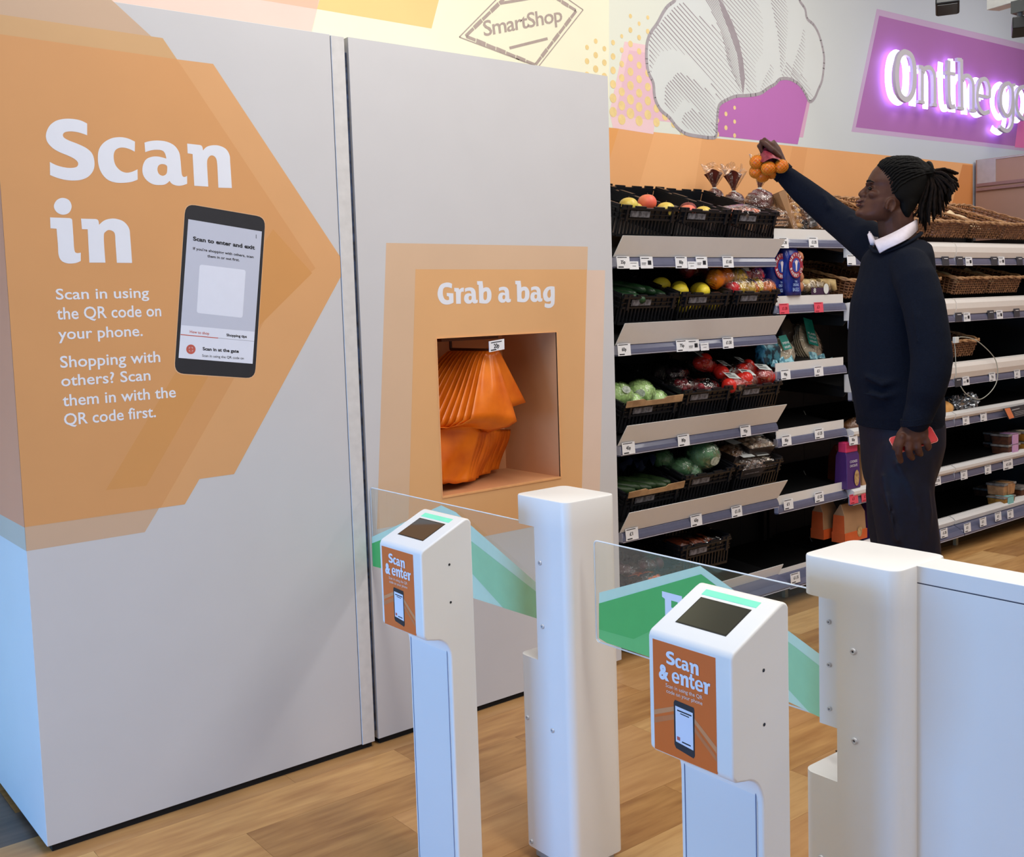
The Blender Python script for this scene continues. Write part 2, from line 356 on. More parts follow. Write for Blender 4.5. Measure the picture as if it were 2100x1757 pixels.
# stamp
gr = mat('print_taupe', (176, 160, 154), .6, var=.05, scale=60)
def wline(mb, a, b, w_, lay=7):
    A, B = ony(*a, WY-LAY*lay), ony(*b, WY-LAY*lay); d = (B-A).normalized(); nrm = Vector((-d.z, 0, d.x))*w_/2
    mb.poly([A-nrm, B-nrm, B+nrm, A+nrm])
mb = MB(); D4 = [(942, 76), (1078, -62), (1196, 20), (1104, 137)]
for i in range(4): wline(mb, D4[i], D4[(i+1) % 4], .005)
D5 = [(955, 74), (1076, -44), (1182, 22), (1098, 133)]
for i in range(4):
    for k in range(7):
        t0, t1 = k/7, (k+.93)/7; a, b = D5[i], D5[(i+1) % 4]
        wline(mb, (a[0]+(b[0]-a[0])*t0, a[1]+(b[1]-a[1])*t0), (a[0]+(b[0]-a[0])*t1, a[1]+(b[1]-a[1])*t1), .014+.004*(k % 2))
wline(mb, (1045, 98.5), (1123, 79), .012); wline(mb, (1025, 7), (1090, -4), .012)
put('stamp_frame', mb, gr, wall, recalc=False)
mb = MB(); A, B = ony(993, 74, WY-LAY*7), ony(1154, 43, WY-LAY*7); q = ony(997, 43, WY-LAY*7)
text_on(mb, 'SmartShop', A, B, (q.z-A.z)*1.38, Vector((-.10, 0, 1)), bold=.012, sp_=.92)
put('stamp_lettering', mb, gr, wall, recalc=False)
# croissant drawing (pixel outline on the wall plane)
def cz(l): return [(1300+x*.2, y*.2) for x, y in l]
CR = cz([(430,-60),(425,0),(350,60),(300,130),(240,240),(170,340),(135,450),(130,600),(150,740),(200,850),(215,1000),(270,1120),(370,1210),(430,1290),(520,1365),(650,1395),(800,1412),(845,1390),(850,1280),(860,1150),(880,1070),(960,1020),(1050,985),(1150,980),(1290,960),(1380,900),(1450,860),(1500,810),(1600,810),(1700,870),(1760,960),(1800,1040),(1850,1010),(1890,920),(1930,820),(1950,650),(1945,540),(1900,360),(1840,250),(1775,190),(1755,90),(1700,10),(1680,-60),(1560,-240),(1360,-370),(1100,-420),(850,-380),(600,-250)])
CRs = [tuple(p) for p in catmull([(x, y, 0) for x, y in CR], True, 3)]
mb = MB(); mb.poly([ony(p[0], p[1], WY-LAY*8) for p in CRs]); put('croissant_print', mb, mat('print_croissant', (216, 222, 224), .6, var=.02, scale=3), wall, recalc=False)
mb = MB()
for i in range(len(CRs)):
    a, b = CRs[i], CRs[(i+1) % len(CRs)]; wline(mb, (a[0], a[1]), (b[0]+(b[0]-a[0])*.1, b[1]+(b[1]-a[1])*.1), .018, 10)
put('croissant_outline', mb, mat('print_outline_grey', (168, 162, 170), .6), wall, recalc=False)
def clip(poly, c, dx, dy):
    """pieces of the line through c with direction (dx,dy) inside poly"""
    ts = []
    for i in range(len(poly)):
        (x1, y1), (x2, y2) = poly[i], poly[(i+1) % len(poly)]
        ex, ey = x2-x1, y2-y1; den = dx*ey-dy*ex
        if abs(den) < 1e-9: continue
        s_ = ((x1-c[0])*dy-(y1-c[1])*dx)/-den if False else ((c[0]-x1)*dy-(c[1]-y1)*dx)/(ex*dy-ey*dx)
        if 0 <= s_ < 1: px, py = x1+ex*s_, y1+ey*s_; ts.append((px-c[0])*dx+(py-c[1])*dy)
    ts.sort(); return [(ts[i], ts[i+1]) for i in range(0, len(ts)-1, 2)]
HR = [([(150,380),(245,250),(400,80),(490,20),(560,80),(700,190),(850,290),(980,480),(990,600),(1120,980),(960,1010),(880,1060),(760,800),(600,610),(420,510),(280,540),(200,700),(170,760),(150,600)], 34, .011),
      ([(700,-40),(880,-40),(980,150),(1060,420),(1130,700),(1140,930),(1120,980),(1060,880),(960,640),(900,360),(800,130)], 15, .010),
      ([(880,-40),(1250,-40),(1330,200),(1330,560),(1250,650),(1260,860),(1280,940),(1150,975),(1130,700),(1060,400),(980,150)], 30, .008),
      ([(1380,-40),(1550,-40),(1590,120),(1560,640),(1500,800),(1495,600),(1470,350),(1430,150)], 24, .009),
      ([(1760,200),(1760,560),(1740,780),(1700,860),(1600,800),(1620,700),(1700,440)], 26, .007),
      ([(1500,800),(1560,640),(1620,700),(1760,800),(1850,1000),(1800,1030),(1700,870),(1600,800)], 28, .008),
      ([(1400,650),(1440,700),(1430,850),(1290,950),(1310,850)], 26, .006),
      ([(320,880),(450,735),(560,780),(700,880),(830,1000),(860,1150),(845,1380),(800,1300),(600,1080),(520,1020),(400,1180),(310,1090)], 27, .010),
      ([(490,1180),(600,1100),(850,1300),(845,1390),(700,1400),(490,1290)], 27, .009)]
mb = MB()
for pts, stp, wd in HR:
    P = cz(pts); stp *= .2; ang = math.radians(48 if stp > 3.5 else 58); dx, dy = math.cos(ang), math.sin(ang); nx, ny = -dy, dx
    pr = [p[0]*nx+p[1]*ny for p in P]; t = min(pr)+stp/2
    while t < max(pr):
        for a, b in clip(P, (nx*t, ny*t), dx, dy):
            a += random.uniform(0, 3); b -= random.uniform(0, 3)
            if b-a > 3:
                p1 = (nx*t+dx*a, ny*t+dy*a); p2 = (nx*t+dx*b, ny*t+dy*b)
                A, B = ony(*p1, WY-LAY*9), ony(*p2, WY-LAY*9); d = (B-A).normalized(); nn = Vector((-d.z, 0, d.x))*wd/2
                mb.poly([A-nn*.35, B-nn*.2, B+nn*.2, A+nn*.9])
        t += stp
stem = cz([(860,-40),(930,60),(1010,230),(1080,430),(1120,620),(1140,800),(1120,980),(1090,800),(1060,560),(980,330),(900,120)])
mb.poly([ony(*p, WY-LAY*9.5) for p in stem])
put('croissant_hatching', mb, mat('print_hatch', (158, 150, 158), .6), wall, recalc=False, kind='stuff')
# illuminated letters standing off the wall
SGN = root('illuminated_sign', ony(1960, 260, WY-.09), 'backlit raised lettering On the go with violet halo on purple wall', 'sign')
mlet = mat('letter_lavender', (206, 204, 216), .4, var=0); mside = mat('letter_side', (96, 80, 150), .4)
mhal = mat('led_strip', (255, 250, 255), .5, emit=4.5, ecol=(196, 186, 255))
FY = WY-.095
def lz(l): return [(lambda v: (v.x, v.z))(ony(1810+x*.1381, 80+y*.1381, FY)) for x, y in l]
def ribbon(pts, wd, closed=False, k=5):
    C_ = [Vector((p[0], p[1])) for p in catmull([(x, z, 0) for x, z in pts], closed, k)] if len(pts) > 2 else [Vector(p) for p in pts]
    q = []; n = len(C_)
    for i in range(n):
        a = C_[(i-1) % n] if (closed or i) else C_[0]; b = C_[(i+1) % n] if (closed or i < n-1) else C_[-1]
        d = (b-a).normalized(); q.append(Vector((-d.y, d.x)))
    return C_, q
KK = [0]
def strokes(letter, sts):
    f, h = MB(), MB()
    for pts, wd, cl in sts:
        C_, q = ribbon(lz(pts), wd, cl); n = len(C_)
        KK[0] += 1; e_ = (KK[0] % 7)*.0005
        for mbx, y0, y1, s_ in ((f, FY-e_, FY+.018, wd*1.15), (h, FY+.058+e_, FY+.063+e_, wd*1.75)):
            vs = []
            for i in range(n):
                for sg in (-1, 1):
                    for yy in (y0, y1): p = C_[i]+Vector((q[i].x*.52, q[i].y*.40))*sg*s_/2; vs.append((p.x, yy, p.y))
            fs = []
            for i in range(n if cl else n-1):
                j = (i+1) % n; a, b = i*4, j*4
                fs += [(a, b, b+2, a+2), (a+1, a+3, b+3, b+1), (a, a+1, b+1, b), (a+2, b+2, b+3, a+3)]
            if not cl: fs += [(0, 2, 3, 1), ((n-1)*4, (n-1)*4+1, (n-1)*4+3, (n-1)*4+2)]
            mbx.add(vs, fs)
    o = put('letter', f, mlet, SGN); put('led_halo', h, mhal, SGN); return o
strokes('O', [([(345,195),(430,250),(472,400),(478,600),(455,780),(390,885),(330,890),(260,815),(222,650),(218,450),(250,275),(300,208)], .075, True)])
strokes('n', [([(590,405),(590,935)], .062, False), ([(535,412),(600,420)], .05, False), ([(530,928),(622,945)], .04, False), ([(600,500),(620,450),(660,425),(710,432),(752,490),(772,600),(775,975)], .06, False), ([(735,975),(805,985)], .04, False)])
strokes('t', [([(990,318),(985,500),(992,850),(1015,985),(1045,1010),(1080,995)], .062, False), ([(935,500),(1082,522)], .05, False)])
strokes('h', [([(1172,300),(1180,1025)], .062, False), ([(1108,304),(1176,310)], .05, False), ([(1110,1022),(1208,1038)], .04, False), ([(1190,620),(1215,560),(1255,545),(1300,572),(1338,650),(1345,800),(1345,1062)], .06, False), ([(1300,1060),(1388,1070)], .04, False)])
strokes('e', [([(1425,832),(1580,866)], .045, False), ([(1590,870),(1592,740),(1560,630),(1512,592),(1455,630),(1415,760),(1408,900),(1440,1030),(1505,1100),(1592,1075)], .06, False)])
strokes('g', [([(1850,662),(1790,720),(1757,850),(1765,1000),(1820,1120),(1868,1138),(1915,1050),(1932,900),(1925,740),(1890,670)], .06, True), ([(1900,690),(1972,680)], .045, False), ([(1925,700),(1938,900),(1938,1150),(1915,1290),(1855,1362),(1780,1335),(1748,1298)], .06, False)])
strokes('o', [([(2085,712),(2015,770),(1985,920),(2000,1060),(2060,1160),(2130,1180),(2190,1080),(2212,920),(2192,790),(2140,722)], .06, True)])
# end wall of the produce bay, seen above the baskets
zt = 2.388
mb = MB(); mb.box((MX, .8, 0), (MX+.12, WY-.02, zt))
ew = put('trim_1', mb, mat('end_panel_taupe', (172, 142, 128), .55, scale=3), kind='structure', label='taupe end panel closing the produce bay')
mb = MB(); mb.box((MX-.012, .8, 2.205), (MX, WY-.03, 2.225)); mb.box((MX-.02, .8, 2.175), (MX, WY-.03, 2.190)); put('panel_rail', mb, mat('rail_mauve', (150, 120, 122), .4), ew)
mb = MB(); mb.box((MX-.004, WY-.16, 2.226), (MX, WY-.03, zt-.002)); mb.box((MX-.004, .8, zt-.012), (MX+.0, WY-.16, zt-.002)); put('panel_edge', mb, mat('edge_grey', (186, 182, 188), .5), ew)
# ================================================================== PRINTED WALL UNITS
PY = PANEL_Y; ML = .0001
white = mat('painted_board', (206, 206, 210), .55, var=.012, scale=6)
TA = root('display_panel', (1.26, PY, 0), 'large white printed wall unit with orange Scan in arrow graphic', 'panel')
mb = MB(); mb.box((.725, PY, .022), (1.745, 3.72, 2.388)); put('body', mb, white, TA, bevel=.0015)
mb = MB(); mb.box((1.747, PY-.003, .02), (1.795, 3.72, 2.385)); put('edge_strip', mb, mat('strip_white', (212, 211, 212), .5), TA, bevel=.001)
mb = MB(); mb.box((.74, PY+.01, 0), (1.79, 3.7, .022)); put('plinth', mb, mat('black_gap', (14, 13, 13), .8), TA)
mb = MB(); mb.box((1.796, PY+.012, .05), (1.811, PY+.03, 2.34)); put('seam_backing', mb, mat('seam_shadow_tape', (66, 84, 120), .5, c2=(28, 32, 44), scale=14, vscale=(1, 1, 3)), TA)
def pr(name, px, col, lay, par=TA, Y=PY, **k):
    mb = MB(); mb.poly([ony(x, y, Y-ML*lay) for x, y in px])
    return put(name, mb, mat('vinyl_%d_%d_%d' % col, col, .5, var=.02, scale=5), par, recalc=False, **k)
XL = .7255
def L_(z1, z2=None): return None
def edge_px(y):   # left edge of the unit at pixel row y
    lo, hi = -200, 200
    for _ in range(40):
        m_ = (lo+hi)/2
        if ony(m_, y, PY).x < XL: lo = m_
        else: hi = m_
    return hi
e = edge_px
top = -46
pr('arrow_graphic', [(e(1130), 1130), (297, 1091), (326, 1042), (379, 1000), (500, 400), (363, 123), (229, 0), (214, -20), (e(-75), -75)], (206, 176, 150), 1, label='pale beige arrow layer')
pr('arrow_graphic', [(e(1081), 1081), (379, 1034), (409, 982), (613, 620), (647, 550), (374, 138), (333.5, 78), (e(26), 26)], (212, 170, 122), 2, label='tan arrow layer')
pr('arrow_graphic', [(e(1081), 1081), (379, 1034), (409, 982), (480, 972), (699, 567), (697.5, 526), (437, 131), (362, 121.5), (e(67), 67)], (222, 168, 116), 3, label='orange arrow layer')
pr('arrow_graphic', [(e(1080), 1080), (330, 1040), (478, 779), (562, 620), (647, 550), (374, 138), (362, 121.5), (e(67), 67)], (217, 159, 104), 4)
pr('arrow_graphic', [(217, 1005), (300, 996), (427, 772), (640, 560), (560, 470), (355, 772)], (214, 154, 92), 5)
# wrap of the graphic round the corner
def prx(name, yz, col, lay):
    mb = MB(); mb.poly([(.725-ML*lay, a, b) for a, b in yz]); return put(name, mb, mat('vinyl_%d_%d_%d' % col, col, .5, var=.02, scale=5), TA, recalc=False)
za = ony(58, 1129.5, PY).z; zb = ony(55, 1081, PY).z
prx('arrow_wrap', [(PY, za), (3.72, za), (3.72, 2.385), (PY, 2.385)], (190, 176, 164), 1)
prx('arrow_wrap', [(PY, zb), (3.72, zb), (3.72, 2.25), (PY, 2.25)], (220, 142, 108), 2)
wt = mat('vinyl_white', (232, 236, 248), .5, var=.01)
def place(mb, ch, x0, y0, x1, y1, Y=PY, lay=8):
    """glyph box from pixel (x0,y1)=lower left to (x1,y1),(x0,y0)"""
    A = ony(x0, y1[0], Y-ML*lay); B = ony(x1, y1[1], Y-ML*lay); T = ony(x0, y0, Y-ML*lay)
    glyph(mb, ch, A, Vector((B.x-A.x, 0, 0)), Vector((0, 0, T.z-A.z)))
def traced(mb, ch, Y=PY, lay=8):
    vs, fs, a, b, c, d = LIB[ch]; mb.add([(a+v[0]*(b-a), Y-ML*lay, c+v[1]*(d-c)) for v in vs], fs)
for word in ('Scan', 'im'):
    mb = MB()
    for ch in word: traced(mb, ch)
    put('headline_lettering', mb, wt, TA, recalc=False)
def wtext(par, body, bl, brx, top_, bold, m, lay=8, Y=PY, name='lettering', sp_=1.0, capk=.73, mbx=None, bry=None):
    """baseline from pixel bl towards pixel column brx, cap height up to pixel row top_"""
    A = ony(*bl, Y-ML*lay); T = ony(bl[0], top_, Y-ML*lay)
    lo = bl[1]-300; hi = bl[1]+300
    for _ in range(30):
        md = (lo+hi)/2
        if ony(brx, md, Y).z > A.z: lo = md
        else: hi = md
    B = ony(brx, lo, Y-ML*lay); mb = mbx or MB(); text_on(mb, body, A, (B.x, A.y, A.z), (T.z-A.z)/capk, (0, 0, 1), bold, sp_)
    if mbx is None: return put(name, mb, m, par, recalc=False)
for body, bl, brx, tp in (('Scan in using', (115, 614), 306, 591), ('the QR code on', (117, 655), 331, 629), ('your phone.', (120, 696), 293, 672),
                          ('Shopping with', (124, 754), 329, 729), ('others? Scan', (126, 792), 309, 768), ('them in with the', (129, 833), 361, 808), ('QR code first.', (132, 872), 320, 847)):
    wtext(TA, body, bl, brx, tp, .012, wt)
# picture of a phone
phk = mat('print_phone_black', (38, 39, 46), .5); scr = mat('print_screen', (196, 202, 222), .5, var=.01); sc2 = mat('print_screen_white', (226, 232, 250), .5, var=.01)
ink = mat('print_ink', (24, 26, 36), .5); red = mat('print_red', (196, 96, 84), .5)
def q4(name, px, m, lay, par=TA, Y=PY, r=0):
    P = [ony(x, y, Y-ML*lay) for x, y in px]
    if r:
        o = []
        for i in range(4):
            a, b, c = P[i-1], P[i], P[(i+1) % 4]; d1 = (a-b).normalized()*r; d2 = (c-b).normalized()*r
            for k in range(6): t = k/5; o.append(b+d1*(1-t)**2+d2*t**2)
        P = o
    mb = MB(); mb.poly(P); return put(name, mb, m, par, recalc=False)
def pz(x, y): return (350+x*.222, 400+y*.222)
q4('phone_picture', [pz(132, 72), pz(880, 200), pz(782, 1700), pz(28, 1652)], mat('print_phone_rim', (226, 182, 142), .5), 6, r=.03)
q4('phone_picture', [pz(136, 78), pz(876, 205), pz(778, 1693), pz(34, 1645)], phk, 7, r=.03)
q4('phone_screen', [pz(163, 222), pz(843, 336), pz(757, 1558), pz(73, 1503)], scr, 8)
q4('phone_screen', [pz(99, 1200), pz(775, 1262), pz(757, 1558), pz(73, 1503)], sc2, 9)
q4('blank_card', [pz(268, 640), pz(694, 692), pz(664, 1134), pz(240, 1088)], sc2, 9, r=.008)
q4('tab_line', [pz(92, 1284), pz(438, 1316), pz(438, 1324), pz(92, 1292)], red, 10)
q4('tab_line', [pz(438, 1318), pz(770, 1348), pz(770, 1352), pz(438, 1323)], mat('print_grey', (176, 180, 196), .5), 10)
mb = MB(); c = ony(*pz(187, 1424), PY-ML*10); mb.add([(c.x+.0145*math.cos(t*math.pi/10), c.y, c.z+.0145*math.sin(t*math.pi/10)) for t in range(20)], [tuple(range(20))]); put('badge', mb, red, TA, recalc=False)
mb = MB()
for dx in (-1, 1):
    for dz in (-1, 1):
        o = Vector((c.x+dx*.006, PY-ML*11, c.z+dz*.006)); mb.poly([o, o-Vector((dx*.004, 0, 0)), o-Vector((dx*.004, 0, dz*.001)), o-Vector((0, 0, dz*.001))]); mb.poly([o, o-Vector((0, 0, dz*.004)), o-Vector((dx*.001, 0, dz*.004)), o-Vector((dx*.001, 0, 0))])
put('badge_mark', mb, sc2, TA, recalc=False)
def ptext(body, a, b, tp, bold, m, sp_=1.0):
    A = ony(*pz(*a), PY-ML*11); B = ony(*pz(*b), PY-ML*11); T = ony(*pz(a[0], tp), PY-ML*11); mb = MB()
    text_on(mb, body, A, B, (T.z-A.z)/.73, (0, 0, 1), bold, sp_); put('lettering', mb, m, TA, recalc=False)
ptext('Scan to enter and exit', (208, 418), (778, 502), 380, .035, ink)
ptext("If you're shopping with others, scan", (208, 503), (766, 582), 478, .02, ink)
ptext('them in or out first.', (340, 573), (636, 611), 548, .02, ink)
ptext('How to shop', (178, 1272), (356, 1290), 1246, .015, red)
ptext('Shopping tips', (516, 1302), (704, 1318), 1278, .035, ink)
ptext('Scan in at the gate', (297, 1432), (630, 1456), 1402, .035, ink)
ptext('Scan in using the QR code on', (292, 1492), (676, 1518), 1468, .008, ink)
mb = MB()
for k in range(3): c = ony(*pz(790, 370+k*12), PY-ML*11); mb.box((c.x-.0012, c.y, c.z-.0012), (c.x+.0012, c.y+.0001, c.z+.0012))
put('menu_dots', mb, ink, TA)
# ------------------------------------------------------------------ second unit with the bag niche
TB = root('display_panel', (2.4, PY, 0), 'white printed wall unit with open bag niche and Grab a bag lettering', 'panel')
NX0, NX1, NZ0, NZ1, ND = 2.117, 2.677, .826, 1.389, .34
X0, X1, Z0, Z1, YB = 1.812, 2.985, .022, 2.388, 3.72
mb = MB()
o_ = [(X0, Z0), (X1, Z0), (X1, Z1), (X0, Z1)]; i_ = [(NX0, NZ0), (NX1, NZ0), (NX1, NZ1), (NX0, NZ1)]
vs = [(x, PY, z) for x, z in o_+i_]+[(x, YB, z) for x, z in o_]
mb.add(vs, [(0, 1, 5, 4), (1, 2, 6, 5), (2, 3, 7, 6), (3, 0, 4, 7), (8, 11, 10, 9), (0, 8, 9, 1), (1, 9, 10, 2), (2, 10, 11, 3), (3, 11, 8, 0)])
put('body', mb, white, TB)
mb = MB(); mb.box((X0+.01, PY+.01, 0), (X1-.02, 3.7, .022)); put('plinth', mb, MATS['black_gap'], TB)
mb = MB(); t = .0
vs = [(x, PY-.001, z) for x, z in i_]+[(x, PY+ND, z) for x, z in i_]
mb.add(vs, [(0, 4, 5, 1), (1, 5, 6, 2), (2, 6, 7, 3), (3, 7, 4, 0), (4, 7, 6, 5)])
nic = put('niche', mb, mat('niche_board', (212, 152, 108), .45, var=.05, scale=7), TB, recalc=False)
mb = MB()
a_ = .006
for (u0, w0, u1, w1) in ((NX0-.001, NZ0-a_, NX1+.004, NZ0+.001), (NX0-.003, NZ0, NX0, NZ1), (NX1, NZ0, NX1+.006, NZ1), (NX0, NZ1, NX1, NZ1+.003)): mb.box((u0, PY-.003, w0), (u1, PY+.004, w1))
put('niche_trim', mb, mat('niche_edge', (236, 176, 120), .5), TB)
mb = MB(); mb.tube([(2.39, PY+.05, NZ1-.055), (2.39, PY+.30, NZ1-.055)], .006, 8); mb.tube([(2.39, PY+.30, NZ1-.055), (2.39, PY+.30, NZ1)], .006, 8); mb.box((2.18, PY+.06, NZ1-.014), (2.44, PY+.10, NZ1-.004)); put('hanging_rail', mb, mat('rail_brown', (90, 52, 30), .4), TB)
mb = MB(); mb.poly([(X1-.0005, PY, Z0), (X1-.0005, PY, Z1), (X1+.001, PY+.01, Z1), (X1+.001, PY+.01, Z0)]); 
def notch(name, px, col, lay, nopen=True):
    """printed rectangle with the niche cut out of it"""
    P = [ony(x, y, PY-ML*lay) for x, y in px]; Y = PY-ML*lay
    N = [Vector((x, Y, z)) for x, z in ((NX0, NZ1), (NX1, NZ1), (NX1, NZ0), (NX0, NZ0))]
    mb = MB(); mb.add(P+N, [(0, 1, 5, 4), (1, 2, 6, 5), (2, 3, 7, 6), (3, 0, 4, 7)])
    return put(name, mb, mat('vinyl_%d_%d_%d' % col, col, .5, var=.02, scale=5), TB, recalc=False)
notch('frame_graphic', [(792, 498), (1205.5, 505.7), (1194, 1010), (773, 1085)], (218, 186, 156), 1)
notch('frame_graphic', [(852, 552), (1241, 554), (1229, 1052), (836, 1131)], (226, 202, 186), 2)
notch('frame_graphic', [(852, 552), (1203.7, 552.5), (1192, 1060), (836, 1131)], (226, 176, 124), 3)
mb = MB()
for ch in 'Grbg': traced(mb, ch)
for x0, y0, x1, yb in ((560, 228, 778, 490), (1103, 218, 1307, 474), (1617, 212, 1810, 463)):
    g = lambda x, y: (880+x*.128571, 560+y*.128571)
    a = g(x0, yb); b = g(x1, yb); t = g(x0, y0); A = ony(*a, PY-ML*8); B = ony(*b, PY-ML*8); T = ony(*t, PY-ML*8)
    glyph(mb, 'a', A, Vector((B.x-A.x, 0, 0)), Vector((0, 0, T.z-A.z)))
a = g(1383, 468); b = g(1605, 468); t = g(1383, 122); A = ony(*a, PY-ML*8); B = ony(*b, PY-ML*8); T = ony(*t, PY-ML*8)
glyph(mb, 'b', A, Vector((B.x-A.x, 0, 0)), Vector((0, 0, T.z-A.z)))
put('headline_lettering', mb, wt, TB, recalc=False)
# price ticket hanging from the niche top
tk = root('price_ticket', ony(1018, 708, PY-.01), 'small white 20p price ticket clipped above the orange bags', 'price ticket')
P = [ony(x, y, PY-.012) for x, y in ((1003, 700), (1034, 694.5), (1034.5, 716), (1004, 722))]; c = sum(P, Vector())/4
mb = MB(); mb.add(P+[p+Vector((0, .003, 0)) for p in P], [(0, 3, 2, 1), (4, 5, 6, 7), (0, 1, 5, 4), (1, 2, 6, 5), (2, 3, 7, 6), (3, 0, 4, 7)]); put('card', mb, mat('ticket_white', (236, 238, 244), .35), tk)
mb = MB(); A = ony(1013, 714, PY-.0125); B = ony(1024, 712, PY-.0125); text_on(mb, '20p', A, B, .022, (0, 0, 1), .03)
A = ony(1007, 719.5, PY-.0125); B = ony(1018, 717.5, PY-.0125); T = A+Vector((0, 0, .004)); mb.poly([A, B, B+Vector((0, 0, .004)), T]); A = ony(1007, 704, PY-.0125); B = ony(1029, 700, PY-.0125); mb.poly([A, B, B+Vector((0, 0, .003)), A+Vector((0, 0, .003))])
put('ticket_print', mb, ink, tk, recalc=False)
# carrier bags: sheets gathered on the rail, falling in a fold
mbag = mat('orange_bag_film', (242, 128, 26), .28, var=.12, scale=9, bump=.35, c2=(205, 92, 16))
gb = 'orange carrier bags hanging in the niche'
def bag_sheet(k, n):
    t = k/(n-1); hx, hz = 2.392-.004*k, NZ1-.058; y0 = PY+.050+.017*k; ph = random.uniform(-1, 1); lo = random.uniform(-.006, .006)
    ul, ur = 2.232-.0225*k, 2.452-.0225*k-.02*(k == 1)
    ll, lr = 2.135+.012*k, 2.315+.0265*k
    zt, zf = hz, hz-.245-.004*k
    def fn(u, v):
        if v < .45:
            q = v/.45; e_ = q**.85; l = (hx-.018)*(1-e_)+ul*e_; r = (hx+.018)*(1-e_)+ur*e_
            z = zt+(zf-zt)*q-.030*q*u+.012*math.sin(u*math.pi)*q; y = y0-.075*q**1.6-.020*math.sin(q*3.1)+.012*math.sin(u*8+ph)*q*(1-q)*2
        elif v < .56:
            q = (v-.45)/.11; g = math.sin(q*math.pi/2); l = ul*(1-g)+ll*g; r = ur*(1-g)+(lr+.02)*g
            z = zf-.030*u+.012*math.sin(u*math.pi)-.022*math.sin(q*math.pi*.9); y = y0-.075+.085*g
        else:
            q = (v-.56)/.44; l = ll+.020*q; r = lr+.02-.060*q+.012*math.sin(q*math.pi)
            zz = zf-.030*u-.010; z = zz+(NZ0+.030+.014*math.sin(u*7+ph)*.3+lo-zz-.010*u)*q; y = y0+.010+.010*math.sin(q*5+u*4+ph)
        x = l+(r-l)*u
        return Vector((max(NX0+.004+.0004*k, min(x, NX1-.02)), min(y, PY+ND-.01), max(z, NZ0+.012)))
    mb = MB(); mb.grid(fn, 12, 30); return mb
order = ['frontmost bag of the orange bunch under the price ticket'] + ['%s orange bag counted from the front of the hanging bunch' % q for q in 'second third fourth fifth sixth seventh eighth ninth tenth eleventh twelfth'.split()]
for k in range(12):
    o = put('carrier_bag', bag_sheet(k, 12), mbag, None, smooth=True, thick=.0012, recalc=False, cat='carrier bag', group=gb, label=order[k])
    c = Vector((2.40, PY+.055, NZ1-.06))
mb = MB()
mb.grid(lambda u, v: Vector((2.42+.02*v+(u-.5)*(.05+.13*v)+.03*v, PY+.075-.02*v, NZ1-.06-.22*v+.03*abs(u-.5))), 8, 8)
put('carrier_bag', mb, mbag, None, smooth=True, thick=.0012, recalc=False, cat='carrier bag', group=gb, label='crumpled orange bag sticking out behind the front bag')
# ================================================================== GATES AND SCAN KIOSKS
pow_ = mat('white_powder_coat', (234, 234, 235), .42, var=.01, scale=8)
scw = mat('screw_white', (196, 198, 204), .3, metal=.3); hole = mat('screw_hole', (30, 32, 40), .5)
gl = film('gate_acrylic', (.965, .985, .98), .12, .03, 0); edg = mat('acrylic_edge', (232, 236, 238), .2, emit=0)
G1 = mat('decal_green', (88, 186, 100), .4, var=.02); G2 = mat('decal_mint', (206, 232, 208), .4, var=.02); G3 = mat('decal_soft_green', (162, 214, 166), .4, var=.02); G4 = mat('decal_mid_green', (112, 198, 118), .4, var=.02)
def screw(par, p, r=.0065):
    mb = MB(); n = 14; x, y, z = p
    vs = []; fs = []
    for i, (dx, rr) in enumerate(((0, r), (-.003, r), (-.0045, r*.75), (-.0045, r*.42), (-.002, r*.38))):
        vs += [(x+dx, y+rr*math.cos(2*math.pi*k/n), z+rr*math.sin(2*math.pi*k/n)) for k in range(n)]
    for i in range(4): fs += [(i*n+k, i*n+(k+1) % n, (i+1)*n+(k+1) % n, (i+1)*n+k) for k in range(n)]
    fs.append(tuple(4*n+k for k in range(n))); mb.add(vs, fs); s_ = put('screw', mb, scw, par, smooth=True)
    mb = MB(); mb.add([(x-.0022, y+r*.38*math.cos(k), z+r*.38*math.sin(k)) for k in range(6)], [tuple(range(6))]); put('socket', mb, hole, s_, recalc=False)
